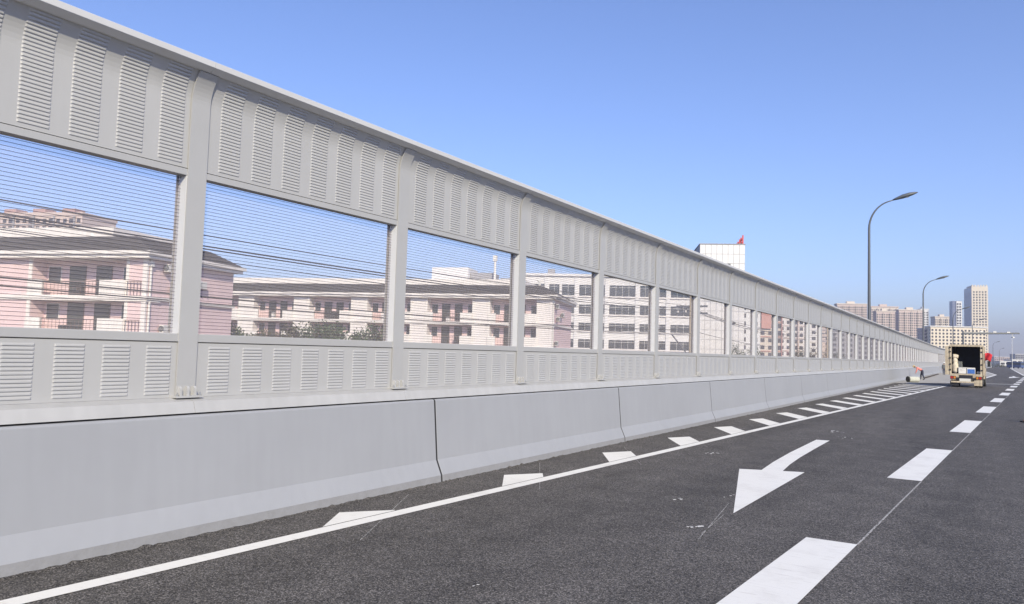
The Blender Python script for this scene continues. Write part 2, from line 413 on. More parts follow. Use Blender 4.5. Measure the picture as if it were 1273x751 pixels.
# pale unpaved concrete on the gore, with a white edge line
PADP = [(-5.9, 68.5), (-1.75, 77.5), (.12, 104), (2.05, 148), (-.2, 250), (-3.6, 235), (-5.92, 150)]
pad = structure(sheet('gore_pavement', PADP, .004, 'pad_concrete', None), 'pale bare concrete of the gore beyond the truck')
def strip(name, pts, w, z, material, parent):
    for p, q in zip(pts[:-1], pts[1:]):
        d = Vector((q[0]-p[0], q[1]-p[1])).normalized(); nn = Vector((-d.y, d.x))*w/2
        sheet(name, [(p[0]-nn.x, p[1]-nn.y), (q[0]-nn.x, q[1]-nn.y), (q[0]+nn.x, q[1]+nn.y), (p[0]+nn.x, p[1]+nn.y)], z, material, parent)
strip('edge_line', [(.12, 104), (2.05, 148), (-.2, 250)], .3, .009, 'road_paint', pad)
sheet('stop_line', [(-2.6, 76.6), (2.6, 80.3), (2.6, 81.1), (-2.6, 77.4)], .009, 'road_paint')
sheet('merge_arrow', [(3.0, 118), (3.4, 130), (3.9, 130), (3.9, 140), (4.2, 140), (4.2, 130), (4.7, 129)], ZM, 'road_paint')

# ================================================================ NOISE BARRIER
Y0, PITCH = 4.513, 3.0
PX, ZB, ZC, RA = -6.24, 1.205, 3.93, .42              # front plane of posts, foot, start of curve, radius
AEND = R(41)
def prof(off, t0=None):                              # profile points (x, z) at a distance off behind the front plane
    pts = [(PX-off, t0 if t0 is not None else ZB), (PX-off, ZC)]
    for i in range(1, 9):
        a = AEND*i/8; pts.append((PX+RA-(RA+off)*math.cos(a), ZC+(RA+off)*math.sin(a)))
    return pts
barrier = thing('noise_barrier', 'long light grey steel noise barrier with louvred panels and clear windows beside the road', 'noise barrier')
NB0, NB1 = -3, 48
# post: H-section swept along the curved line
def swept(mb, o0, o1, ya, yb, t0=ZB):
    A = prof(o0, t0); B = prof(o1, t0); loop = A + B[::-1]
    n = len(A)
    vs_ = [(x, ya, z) for x, z in loop] + [(x, yb, z) for x, z in loop]; m_ = len(loop); fs = []
    for i in range(n-1):
        a, b, c, d = i, i+1, m_-2-i, m_-1-i
        fs.append((a, b, c, d)); fs.append((m_+a, m_+d, m_+c, m_+b))
    for i in range(m_): j = (i+1) % m_; fs.append((i, m_+i, m_+j, j))
    mb.add(vs_, fs)
pm = MB(); swept(pm, 0, .012, -.099, .099); swept(pm, .163, .175, -.099, .099); swept(pm, .013, .162, -.006, .006)
post_mesh = pm.mesh('post', 'post_grey')
fm = MB(); fm.box(PX-.22, PX+.07, -.14, .14, ZB-.012, ZB+.006)
for k in (-.075, 0, .075): fm.prism_y([(PX+.001, ZB+.006), (PX+.042, ZB+.006), (PX+.040, ZB+.072), (PX+.024, ZB+.090), (PX+.001, ZB+.092)], k-.012, k+.012)
foot_mesh = fm.mesh('foot_plate', 'rail_grey')
bm_ = MB()
bm_.lathe([(.014, 0), (.014, .012), (.007, .0125), (.007, .03)], 8, c=(PX+.045, 0, ZB+.006))
bolt_mesh = bm_.mesh('bolt', 'bolt')
# panels
PO = .022
def panel(t0, t1=None):
    mb = MB()
    if t1 is None:
        A = prof(PO, t0); B = prof(PO+.08, t0)
    else:
        A = [(PX-PO, t0), (PX-PO, t1)]; B = [(PX-PO-.08, t0), (PX-PO-.08, t1)]
    loop = A+B[::-1]; n = len(A); m_ = len(loop); ya, yb = .016, PITCH-.016
    vs_ = [(x, ya, z) for x, z in loop] + [(x, yb, z) for x, z in loop]; fs = []
    for i in range(n-1):
        a, b, c, d = i, i+1, m_-2-i, m_-1-i
        fs.append((a, b, c, d)); fs.append((m_+a, m_+d, m_+c, m_+b))
    for i in range(m_): j = (i+1) % m_; fs.append((i, m_+i, m_+j, j))
    mb.add(vs_, fs)
    return mb
upper_mesh = panel(3.3055).mesh('upper_panel', 'panel_grey')
lower_mesh = panel(1.1925, 1.692).mesh('lower_panel', 'panel_grey')
def frame_on(s):                                     # point and tangent on the panel face at height-length s above 3.30
    L0 = ZC-3.30
    if s <= L0: return (PX-PO, 3.30+s), (0, 1)
    a = (s-L0)/(RA+PO)
    return (PX+RA-(RA+PO)*math.cos(a), ZC+(RA+PO)*math.sin(a)), (math.sin(a), math.cos(a))
LP, LW = .0322, .25
COLS = [.235+.3935*k for k in range(7)]
def louver(mb, p, t, ya, yb):                        # pressed louvre: ridge slopes out to a lip, open underneath
    nx, nz = t[1], -t[0]                             # outward (towards the road) normal
    def q(u, o_, y): return (p[0]+t[0]*u+nx*o_, y, p[1]+t[1]*u+nz*o_)
    e = .014
    vs_ = [q(.027, -.001, ya), q(.027, -.001, yb), q(.0150, .0062, ya+e), q(.0150, .0062, yb-e), q(.0042, .0072, ya+e), q(.0042, .0072, yb-e), q(.001, -.001, ya), q(.001, -.001, yb)]
    mb.add(vs_, [(0,1,3,2), (2,3,5,4), (4,5,7,6), (0,2,4,6), (1,7,5,3)])
NU = 28; UP_S = [.040+LP*i for i in range(NU)]
LO_Z = [1.222+LP*.985*i for i in range(14)]
def louvers_upper(cols):
    mb = MB()
    for y in cols:
        for s in UP_S: p, t = frame_on(s); louver(mb, p, t, y, y+LW)
    return mb
def louvers_lower(cols):
    mb = MB()
    for y in cols:
        for z in LO_Z: louver(mb, (PX-PO, z), (0, 1), y, y+LW)
    return mb
lu_mesh = louvers_upper(COLS).mesh('louver_field', 'panel_grey')
ll_mesh = louvers_lower(COLS).mesh('louver_field', 'panel_grey')
lu_first = louvers_upper(COLS[:2]).mesh('louver_field', 'panel_grey')
lu_last = louvers_upper(COLS[5:]).mesh('louver_field', 'panel_grey')
lone = []
for s in UP_S:
    mb = MB(); p, t = frame_on(s); louver(mb, p, t, 0, LW); lone.append(mb.mesh('louver', 'panel_grey'))
# window frame
ZW0, ZW1 = 1.776, 3.238
fm = MB()
fm.prism_y([(PX-.010, ZW1), (PX-.010, 3.292), (PX-.020, 3.2985), (PX-.1035, 3.2985), (PX-.1035, 3.34), (PX-.125, 3.34), (PX-.125, ZW1)], .014, PITCH-.014)
fm.prism_y([(PX-.010, 1.703), (PX-.010, ZW0-.006), (PX-.016, ZW0), (PX-.125, ZW0), (PX-.125, 1.66), (PX-.1035, 1.66), (PX-.1035, 1.6985), (PX-.020, 1.6985)], .014, PITCH-.014)
rail_frame_mesh = fm.mesh('window_rail', 'post_grey')
fm = MB()
fm.box(PX-.125, PX-.0135, -.043, .043, ZW0+.0005, ZW1-.0005)
stile_mesh = fm.mesh('window_stile', 'frame_white')
mb = MB(); mb.box(PX-.108, PX-.096, .1062, PITCH-.1062, ZW0+.001, ZW1-.001); pane_mesh = mb.mesh('pane', 'acrylic_pane')
mb = MB(); k = ZW0+.02
while k < ZW1-.01:
    mb.box(PX-.0945, PX-.0925, .1062, PITCH-.1062, k-.0019, k+.0019); k += .0331
fil_mesh = mb.mesh('filament_rows', 'filament')
mb = MB(); mb.prism_y([(PX+.155, 1.062), (PX+.120, 1.165), (PX-.004, ZB-.014), (PX-.20, ZB-.014), (PX-.20, 1.062)], .002, PITCH-.002)
base_mesh = mb.mesh('base_rail', 'rail_grey')
mb = MB(); mb.prism_y([(-6.070, 4.246), (-6.063, 4.252), (-6.063, 4.302), (-6.071, 4.309), (-6.46, 4.324), (-6.46, 4.216), (-6.132, 4.214)], .0015, PITCH-.0015)
cap_mesh = mb.mesh('cap', 'cap_grey')
def child(name, me, y, parent=barrier, local=False):
    o = bpy.data.objects.new(name, me); COL.objects.link(o); o.parent = parent; o.location = (0, 0 if local else y, 0); return o
for nn in range(NB0, NB1+1):
    y = Y0+PITCH*nn
    po = child('post', post_mesh, y)
    child('foot_plate', foot_mesh, y, po, True)
    if nn < 8:
        for by in (-.118, .118): child('bolt', bolt_mesh, y, po, True).location.y = by
    if nn == NB1: break
    up = child('upper_panel', upper_mesh, y); lo = child('lower_panel', lower_mesh, y)
    stuff(child('louver_field', ll_mesh, y, lo, True))
    if nn in (-1, 0):
        for ci in (range(2, 7) if nn == -1 else range(0, 5)):
            for me in lone:
                o = bpy.data.objects.new('louver', me); COL.objects.link(o); o.parent = up; o.location = (0, COLS[ci], 0)
        stuff(child('louver_field', lu_first if nn == -1 else lu_last, y, up, True))
    else:
        stuff(child('louver_field', lu_mesh, y, up, True))
    child('base_rail', base_mesh, y); child('cap', cap_mesh, y)
    fr = child('window_rail', rail_frame_mesh, y)
    for q in (.063, PITCH-.063): so_ = child('window_stile', stile_mesh, y, fr, True); so_.location.y = q
    pn = child('pane', pane_mesh, y)
    stuff(child('filament_rows', fil_mesh, y, pn, True))

# concrete crash barrier underneath, in cast lengths with open joints
crash = thing('crash_barrier', 'smooth blue-grey concrete crash barrier under the noise barrier', 'crash barrier')
CP = [(-5.905, -.02), (-5.915, .09), (-6.0, .275), (-6.068, 1.03), (-6.085, 1.046), (-6.46, 1.046), (-6.46, -.02)]
JS = [8.08-5.95*2 + 5.95*k for k in range(27)]
JS[0] = -14
for a, b in zip(JS[:-1], JS[1:]):
    mb = MB(); mb.prism_y(CP, a+.016, b-.016); mb.mi[0] = 1
    mb.build('barrier_segment', ['concrete', 'concrete_toe'], crash, bevel=.006)
    jm = MB(); jm.prism_y([(x-.003, z-.002) for x, z in CP[:5]] + [(-6.44, 1.02), (-6.44, -.02)], b-.0155, b+.0155); jm.build('joint_filler', 'joint', crash)
# far stretch where the road bends right
far = thing('noise_barrier', 'far plain stretch of the pale barrier beyond the truck, bending right', 'noise barrier')
ysf = [148.7 + 12*i for i in range(26)]
for a, b in zip(ysf[:-1], ysf[1:]):
    xa, xb = wall_x(a), wall_x(b); dd = (xb-xa)
    def slab(name, z0, z1, o0, o1, mm, e=.02):
        mb = MB(); mb.add([(xa+o0, a+e, z0), (xb+o0, b-e, z0), (xb+o1, b-e, z0), (xa+o1, a+e, z0), (xa+o0, a+e, z1), (xb+o0, b-e, z1), (xb+o1, b-e, z1), (xa+o1, a+e, z1)],
                          [(0,1,2,3), (4,5,6,7), (0,1,5,4), (1,2,6,5), (2,3,7,6), (3,0,4,7)])
        return mb.build(name, mm, far)
    slab('base_wall', -.02, 1.05, -.22, .25, 'concrete'); slab('lower_panel', 1.06, 1.77, -.15, 0, 'panel_grey'); slab('upper_panel', 3.24, 4.21, -.15, 0, 'panel_grey')
    slab('cap', 4.215, 4.29, -.22, .22, 'cap_grey'); slab('pane', 1.775, 3.235, -.10, -.08, 'acrylic_pane', .12)
    slab('post', 1.06, 4.21, -.17, .03, 'post_grey') if False else None
    for q in range(4):
        yy = a+3*q; xx = wall_x(yy); mb = MB(); mb.box(xx-.17, xx+.02, yy-.1, yy+.1, 1.055, 4.212); mb.build('post', 'post_grey', far)
# pale verge on the right of the far road
verge = structure(sheet('verge_pavement', [(6.0, 153), (13.4, 125), (43, 499), (60, 700), (19.5, 700), (13.1, 499)], .004, 'pad_concrete', None), 'pale concrete verge in the distance at the right edge')
strip('edge_line', [(13.4, 125), (6.0, 153), (13.1, 499), (19.5, 700)], .3, .009, 'road_paint', verge)

# ================================================================ BUILDINGS BEHIND THE BARRIER
def Zl(z): return z-GZ                               # world height -> height above the low ground
def pink_block(px, depth, rot, length, thick, loggias, floors, eave, label, pier_mat, ac=True, left_wall=None):
    C = at(px, 430, depth)
    t = thing('apartment_building', label, 'building', (C.x, C.y, GZ), rot)
    fl0 = floors[0]; D_ = 1.35
    # back block, piers and slabs
    mb = MB(); mb.box(-length, -.02, D_, thick, 0, Zl(eave)); mb.build('wall', 'pink_wall', t)
    edges = sorted(loggias)
    cur = -length; k = 0
    for a, b in edges + [(0, 0)]:
        if a-cur > .05:
            mb = MB(); mb.box(cur, a, 0, D_-.003, 0, Zl(eave)); mb.build('pier', pier_mat, t)
            if pier_mat != 'pink_wall' or k == 0 or True:
                mp = MB(); mp.box(a-.30, a+.004, -.05, .02, 0, Zl(eave)-.01); mp.build('pilaster', 'cream', t)
                if cur > -length+.1: mp = MB(); mp.box(cur-.004, cur+.25, -.05, .02, 0, Zl(eave)-.01); mp.build('pilaster', 'cream', t)
        cur = b; k += 1
    for z in floors:
        mb = MB(); mb.box(-length, .22, -.22, D_-.006, Zl(z)-.26, Zl(z)-.02); mb.box(-length, .16, -.14, D_-.01, Zl(z)-.40, Zl(z)-.262)
        mb.box(.004, .20, D_-.004, thick+.1, Zl(z)-.26, Zl(z)-.02); mb.build('floor_band', 'cream', t)
    for a, b in edges:
        w = b-a
        for i, z in enumerate(floors):
            h = (floors[i+1] if i+1 < len(floors) else eave)-z
            zz = Zl(z)
            def dk(u0, u1, z0, z1, nm, mm):
                f_ = MB(); f_.box(a+u0*w-.05, a+u1*w+.05, D_-.05, D_-.002, zz+z0, zz+z1+.05); fo = f_.build(nm, 'cream_pale' if nm == 'window' else 'rail_metal', t)
                g = MB(); g.box(a+u0*w, a+u1*w, D_-.065, D_-.052, zz+z0+.03, zz+z1); g.build('pane' if nm == 'window' else 'leaf', mm, fo)
            dk(.03, .16, 1.0, 2.2, 'window', 'dark_glass')
            dk(.26, .43, .02, 2.25, 'door', 'door_dark')
            dk(.55, .71, .02, 2.25, 'door', 'door_dark')
            dk(.84, .97, 1.0, 2.2, 'window', 'dark_glass')
            pa = MB(); pa.box(a-.25, a+w*.13, -.16, .06, zz-.019, zz+1.12); pa.build('parapet', 'cream', t)
            pa = MB(); pa.box(b-w*.26, b+.05, -.16, .06, zz-.019, zz+1.12); pa.build('parapet', 'cream', t)
            rl = MB(); u0, u1 = a+w*.13+.01, b-w*.26-.01
            rl.box(u0, u1, -.06, -.02, zz+.98, zz+1.04); rl.box(u0, u1, -.05, -.03, zz+.10, zz+.14); rl.box(u0, u1, -.05, -.03, zz+.55, zz+.58)
            m_ = int((u1-u0)/.32)
            for j in range(m_+1): x = u0+(u1-u0)*j/m_; rl.box(x-.012, x+.012, -.049, -.031, zz-.018, zz+.98)
            rl.build('railing', 'rail_metal', t)
            # laundry, flower pots and odds and ends behind the rail
            ob = MB(); rnd = random.Random(int(abs(a*10)+z*7)); q = a+w*rnd.uniform(.15, .6)
            ob.box(q, q+.5, .5, .9, zz, zz+rnd.uniform(.5, 1.4)); ob.build('cabinet', rnd.choice(['cream_pale', 'ac_white', 'door_dark']), t)
    # eave, mansard roof and parapet
    E_ = Zl(eave)
    mb = MB(); mb.box(-length, .55, -.62, thick+.5, E_, E_+.26); mb.box(-length, .75, -.82, thick+.7, E_+.262, E_+.50); mb.build('eave', 'cream', t)
    rf = MB(); h = 1.25; ins = 1.5
    b0 = [(-length, -.75), (.68, -.75), (.68, thick+.6), (-length, thick+.6)]; b1_ = [(-length, -.75+ins), (.68-ins*1.6, -.75+ins), (.68-ins*1.6, thick+.6-ins), (-length, thick+.6-ins)]
    rf.add([(x, y, E_+.502) for x, y in b0] + [(x, y, E_+.502+h) for x, y in b1_], [(0,1,5,4), (1,2,6,5), (2,3,7,6), (3,0,4,7), (4,5,6,7), (3,2,1,0)])
    ro = rf.build('roof', 'roof_tile', t)
    tl = MB(); nrow = 7                                # courses of tiles as low steps on the slope
    for j in range(nrow):
        f0 = j/nrow; y_ = -.75+ins*f0-.012; z_ = E_+.502+h*f0; x1 = .68-ins*1.6*f0
        tl.box(-length+.01, x1-.1, y_-.02, y_+.06, z_+.01, z_+.05)
        tl.box(x1-.05, x1+.03, y_+.1, thick+.6-ins*f0, z_+.01, z_+.05)
    tl.build('tile_course', 'roof_tile', ro)
    pa = MB(); x1 = .68-ins*1.6-2.2; pa.box(-length, x1, ins-.55, thick-ins, E_+.52+h, E_+.5+h+.75); pa.build('roof_parapet', 'cream', ro)
    # downpipe and end wall
    mb = MB(); mb.tube([(.10, .25, 0), (.10, .25, E_-.02)], .085, 8); mb.box(.0, .25, .1, .4, E_-.55, E_-.2); mb.build('downpipe', 'pipe_white', t)
    mb = MB(); mb.box(-.35, .03, -.06, .10, 0, E_-.01); mb.build('pilaster', 'cream_pale', t)
    if ac:
        for (y_, z_) in ((1.6, floors[-1]+1.9), (2.4, floors[-1]+.35), (1.4, floors[-2]+.2), (5.5, floors[-1]+1.0)):
            cdn = MB(); cdn.box(.12, .48, y_, y_+.85, Zl(z_), Zl(z_)+.58); c_ = cdn.build('air_conditioner', 'ac_white', t, bevel=.03)
            g = MB(); g.lathe([(.23, 0), (.23, .02)], 14, axis='y', c=(.30, y_-.022, Zl(z_)+.29)); g.build('fan', 'grey_cloth', c_)
            bk = MB(); bk.box(-.02, .55, y_+.05, y_+.1, Zl(z_)-.07, Zl(z_)-.005); bk.box(-.02, .55, y_+.75, y_+.8, Zl(z_)-.07, Zl(z_)-.005); bk.build('bracket', 'rail_metal', c_)
    return t
RB = R(18)
pink1 = pink_block(178, 55, RB, 34, 10.6, [(-10.0, -1.75), (-24.0, -15.5)], [-6.3, -3.5, -.75, 2.05, 4.85], 7.55,
                   'nearest pink apartment block with dark roof, seen through the leftmost windows', 'pink_wall')
for zz in (2.05, 4.85):                                # open corner balcony bars by the end of the block
    rl = MB()
    for j in range(5): rl.box(-1.5+.28*j, -1.47+.28*j, -.2, -.17, Zl(zz), Zl(zz)+1.0)
    rl.box(-1.55, -.3, -.21, -.16, Zl(zz)+1.0, Zl(zz)+1.05); rl.build('railing', 'rail_metal', pink1)
L2 = []
for k in range(7): L2.append((-7.9-8.25*k, -1.95-8.25*k))
pink2 = pink_block(685.5, 94, RB, 66, 15, L2, [-6.3, -3.45, -.6, 2.25, 5.15], 8.1,
                   'long pale pink apartment block behind the shrubs, with rows of balconies', 'cream_pale')
# roof clutter on the long block
for (pxa, pxb, yt, yb, dp, nm, mm, lb) in ():
    pass

def solid(name, label, cat, xa, xb, ytop, depth, rot, thick, mm, zbase=GZ, group=None):
    """a building whose front spans two pixel columns at a given distance; returns empty, width, top height"""
    A = at(xa, 430, depth); ex = Vector((math.cos(rot), math.sin(rot), 0))
    d = ray(xb, 430); # solve A + w*ex on the vertical plane through the ray
    den = ex.x*d.y - ex.y*d.x
    w = -((A.x)*d.y - (A.y)*d.x)/den
    zt = at((xa+xb)/2, ytop, depth).z
    t = thing(name, label, cat, (A.x, A.y, zbase), rot, group)
    mb = MB(); mb.box(0, w, 0, thick, 0, zt-zbase); mb.build('wall', mm, t)
    return t, w, zt-zbase

# rooftop housings of the long block stand on its roof: part of that building
def roof_box(parent, x0, x1, y0, y1, z0, z1, mm, nm='roof_house'):
    mb = MB(); mb.box(x0, x1, y0, y1, Zl(z0), Zl(z1)); return mb.build(nm, mm, parent)
Z2 = 8.1+.5+1.25
roof_box(pink2, -17.5, -12.4, 5, 9.5, Z2-.2, Z2+2.7, 'white_tile'); roof_box(pink2, -12.35, -9.2, 6, 9, Z2-.2, Z2+2.1, 'apt_grey')
roof_box(pink2, -8.2, -6.2, 6, 9, Z2-.2, Z2+1.4, 'apt_grey')
mb = MB(); mb.tube([(-8.8, 5.2, Zl(Z2)-.2), (-8.8, 5.2, Zl(Z2)+3.9)], .16, 8); mb.box(-9.05, -8.55, 4.95, 5.45, Zl(Z2)+3.6, Zl(Z2)+4.3); mb.build('vent_pipe', 'pipe_white', pink2)
roof_box(pink2, -46, -43, 4, 8, Z2-.2, Z2+.95, 'cream')
for x in (-7.5, -1.9):
    mb = MB(); mb.tube([(x, 1.2, Zl(Z2)-.4), (x, 1.2, Zl(Z2)+.5), (x-.3, 1.2, Zl(Z2)+.75)], .13, 8); mb.build('vent_pipe', 'pipe_white', pink2)
mb = MB(); mb.tube([(-1.2, 6.5, Zl(8.7)), (-1.2, 6.5, Zl(10.2))], .09, 8); mb.build('vent_pipe', 'pipe_white', pink1)

# ---- white office with bands of windows
def office(xa, xb, ytop, depth, rot, rows, label):
    t, w, h = solid('office_building', label, 'building', xa, xb, ytop, depth, rot, 16, 'white_tile')
    per = 5.85; n = int(w/per); per = w/n
    for z0, z1 in rows:
        for i in range(n):
            x0 = i*per+.55; x1 = (i+1)*per-.35
            segs = [(x0, x1)] if i % 3 != 1 else [(x0, x0+(x1-x0)*.42), (x0+(x1-x0)*.5, x1)]
            for a, b in segs:
                f_ = MB(); f_.box(a, b, -.06, -.004, Zl(z0), Zl(z1)); fo = f_.build('window', 'white_tile', t)
                m_ = max(2, int((b-a)/1.1))
                for j in range(m_):
                    g = MB(); ga = a+.06+(b-a-.06)*j/m_; gb = a+(b-a-.06)*(j+1)/m_
                    g.box(ga, gb, -.085, -.062, Zl(z0)+.08, Zl(z1)-.55); g.box(ga, gb, -.085, -.062, Zl(z1)-.48, Zl(z1)-.08); g.build('pane', 'dark_glass', fo)
        sb = MB(); sb.box(0, w, -.28, -.001, Zl(z0)-.22, Zl(z0)-.01); sb.build('sill_band', 'cream_pale', t)
    for i in range(n+1):
        p_ = MB(); p_.box(i*per-.35, i*per+.40, -.22, -.002, 0, h-.3); p_.build('column', 'white_tile', t)
    cp = MB(); cp.box(-.3, w+.3, -.4, 16.3, h+.002, h+.5); cp.build('roof_edge', 'white_tile', t)
    for i in range(1, n, 2):
        hb = MB(); hb.box(i*per, i*per+1.5, 4, 6, h+.502, h+1.9); hb.build('roof_house', 'apt_grey' if i % 4 == 1 else 'white_tile', t)
    return t
DO = 160
def zrow(y, x=765): return at(x, y, DO).z
office(640, 868, 345, DO, R(26), [(zrow(369.5), zrow(355)), (zrow(392), zrow(379.5)), (zrow(412.5), zrow(402)), (zrow(434), zrow(422.5)), (zrow(455), zrow(443))],
       'white office building with four rows of dark windows behind the middle bays')

# ---- tall white panelled block with a red rooftop sign
sg, w, h = solid('office_tower', 'white panelled block rising above the barrier with a red rooftop sign', 'building', 868.5, 925, 303.5, 185, R(24), 22, 'joint_grey')
jm = MB(); m_ = 8; nz = int(h/2.3)
for i in range(m_):
    for j in range(nz):
        if j > 12: continue
        jm = MB(); jm.box(w*i/m_+.08, w*(i+1)/m_-.08, -.05, -.001, h-2.3*(j+1)+.08, h-2.3*j-.08)
        jm.build('panel', 'white_tile', sg)
for j in range(1, 9):
    for yy in range(4):
        jm = MB(); jm.box(w+.001, w+.05, .5+5.3*yy, .5+5.3*yy+4.9, h-2.6*j+.05, h-2.6*(j-1)-.05); jm.build('panel', 'apt_grey', sg)
cp = MB(); cp.box(-.1, w+.12, -.12, 22.1, h+.001, h+.25); cp.build('roof_edge', 'apt_grey', sg)
for k in range(4):                                     # red sign plates on posts along the right edge of the roof, seen edge-on
    s_ = MB(); y_ = 1.0+4.6*k
    s_.box(w-.5, w-.2, y_, y_+.35, h+.26, h+2.5-.35*k); s_.box(w-.5, w-.2, y_+2.6, y_+2.95, h+.26, h+2.3-.35*k)
    s_.box(w-.49, w-.21, y_+.36, y_+2.59, h+.7, h+.95); s_.box(w-.49, w-.21, y_+.36, y_+2.59, h+1.5-.2*k, h+1.75-.2*k); s_.build('sign_plate', 'sign_red', sg)
dk = MB()
for i, j in ((5, 3), (6, 12), (5.2, 15), (5.1, 18), (5.3, 21), (2.0, 20)): dk.box(w*i/m_, w*i/m_+.55, -.45, -.06, h-1.55*j-.5, h-1.55*j)
stuff(dk.build('air_conditioners', 'grey_cloth', sg))

# ---- generic blocks of the town
def facade(t, w, h, thick, fh, cw, style, wm='far_window', trim='apt_beige', top=.6, zmin=0, seed=0, side=True):
    rnd = random.Random(seed)
    nf = max(1, int((h-top)/fh)); nc = max(1, int(w/cw)); cw_ = w/nc
    wb = MB(); tb = MB()
    for j in range(nf):
        z = h-top-(j+1)*fh
        if z < zmin: break
        for i in range(nc):
            x = i*cw_
            if style == 'grid': wb.box(x+cw_*.25, x+cw_*.75, -.12, -.003, z+fh*.22, z+fh*.78)
            elif style == 'band': wb.box(x+.12*cw_, x+cw_*.88, -.12, -.003, z+fh*.28, z+fh*.82)
            elif style == 'flat':
                if i % 3 == 2: wb.box(x+cw_*.12, x+cw_*.88, -.12, -.003, z+fh*.2, z+fh*.82)
                else: wb.box(x+cw_*.24, x+cw_*.76, -.10, -.003, z+fh*.25, z+fh*.78)
        if side:
            ns = max(1, int(thick/cw))
            for i in range(ns):
                y = i*thick/ns; s_ = thick/ns
                wb.box(w+.003, w+.12, y+s_*.3, y+s_*.7, z+fh*.25, z+fh*.75)
                if i % 2 == 0: wb.box(-.12, -.003, y+s_*.3, y+s_*.7, z+fh*.25, z+fh*.75)
        if style in ('flat', 'band') and j % (1 if style == 'band' else 2) == 0: tb.box(0, w, -.35, -.125, z-.12*fh*.5, z+.06*fh)
    stuff(wb.build('windows', wm, t))
    if tb.v: stuff(tb.build('balcony_bands', trim, t))
    if style == 'flat':
        for i in range(0, nc+1, 3):
            p_ = MB(); p_.box(max(0, i*cw_-cw_*.10), min(w, i*cw_+cw_*.10), -.75, -.36, zmin, h-top*.3); p_.build('pier', trim, t)
def roof_cap(t, w, h, thick, mm, over=.6, hh=1.2, house=True):
    c_ = MB(); c_.box(-over, w+over, -over, thick+over, h+.002, h+hh); c_.build('roof_edge', mm, t)
    if house:
        c_ = MB(); c_.box(w*.35, w*.62, thick*.3, thick*.7, h+hh+.002, h+hh+3.0); c_.build('roof_house', mm, t)

# high-rises on the skyline
HR = [(1040.5, 1078, 378.5, 980, 20, 'apt_rose', 'apt_beige', 'leftmost of the hazy high-rise flats above the barrier'),
      (1083, 1117, 382, 1010, 20, 'apt_beige', 'apt_rose', 'high-rise flats directly right of the nearest lamp post, set furthest back'),
      (1089.5, 1113, 387.5, 930, 20, 'apt_rose', 'apt_beige', 'lower rose high-rise standing in front of the flats right of the nearest lamp post'),
      (1117.5, 1149, 386, 960, 22, 'apt_rose', 'apt_beige', 'broad rose high-rise with white piers just left of the second lamp post'),
      (1145, 1154.5, 385, 985, 22, 'tower_white', 'tower_white', 'slim white-framed high-rise right behind the second lamp post'),
      (1162.5, 1184, 394.5, 1050, 22, 'apt_beige', 'apt_beige', 'small beige high-rise block between the second lamp post and the glass towers')]
for i, (a, b, yt, dp, ro, mm, tr, lb) in enumerate(HR):
    t, w, h = solid('high_rise', lb, 'building', a, b, yt, dp, R(ro), 16, mm, group='high-rise flats on the skyline')
    facade(t, w, h, 16, 3.05, 2.4, 'flat', trim=tr, top=2.2, zmin=12, seed=i); roof_cap(t, w, h, 16, tr)
# long cream slab with square windows
t, w, h = solid('office_building', 'long cream office slab with square windows left of the truck top', 'building', 1157, 1226, 407, 760, R(24), 18, 'tower_cream')
facade(t, w, h, 18, 3.3, 3.3, 'grid', top=1.6, zmin=8); roof_cap(t, w, h, 18, 'tower_white', .9, .9, False)
t, w, h = solid('office_building', 'dull rose low block adjoining the long cream slab on its left', 'building', 1149, 1157.5, 408.5, 770, R(24), 18, 'apt_rose')
facade(t, w, h, 18, 3.3, 2.6, 'band', top=1.0, zmin=8, trim='apt_beige'); roof_cap(t, w, h, 18, 'tower_white', .5, .8, False)
# slim tower with white fins
t, w, h = solid('office_tower', 'slim blue-grey tower with white fins left of the tallest tower', 'building', 1184.3, 1196.0, 374, 1000, R(16), 14, 'tower_blue')
facade(t, w*.38, h, 14, 3.6, 2.4, 'band', wm='tower_blue', trim='tower_blue', zmin=20, side=False)
fi = MB(); fi.box(w*.40, w, -1.2, -.4, 0, h-.5); fi.build('fin_wall', 'tower_white', t)
wb = MB(); j = 0
while 30+j*3.6 < h-4:
    for i in range(2): wb.box(w*.45+i*w*.26, w*.45+i*w*.26+w*.18, -1.35, -1.205, 30+j*3.6, 32.2+j*3.6)
    j += 1
stuff(wb.build('windows', 'far_window', t))
# tallest tower: cream grid front to the right, blue-grey glass flank to the left
tx = at(1208.4, 430, 1100)
tw = thing('office_tower', 'tallest tower, cream windowed front and blue-grey left flank, above the truck', 'building', (tx.x, tx.y, GZ), R(12))
zt = at(1216, 356, 1100).z-GZ; W_ = 20.5
mb = MB(); mb.box(0, W_, 0, 46, 0, zt); mb.build('wall', 'tower_cream', tw)
mb = MB(); mb.box(-.6, -.01, .4, 46, 0, zt-1); mb.build('glass_flank', 'tower_blue', tw)
wb = MB(); nf = int((zt-20)/3.9)
for j in range(nf):
    for i in range(5): wb.box(2.0+i*3.7, 2.0+i*3.7+1.75, -.25, -.003, zt-5-(j+1)*3.9, zt-5-(j+1)*3.9+2.1)
stuff(wb.build('windows', 'far_window', tw))
lb_ = MB()
for j in range(nf):
    lb_.box(-.75, -.605, .4, 46, zt-5-(j+1)*3.9, zt-5-(j+1)*3.9+.5)
stuff(lb_.build('floor_lines', 'apt_grey', tw))
for i in range(6):
    c_ = MB(); c_.box(.4+i*3.5, 2.2+i*3.5, .2, 2, zt+.002, zt+2.4); c_.build('crown_block', 'tower_cream', tw)
c_ = MB(); c_.box(-.55, 4, 3, 30, zt+.003, zt+1.6); c_.build('roof_house', 'tower_white', tw)

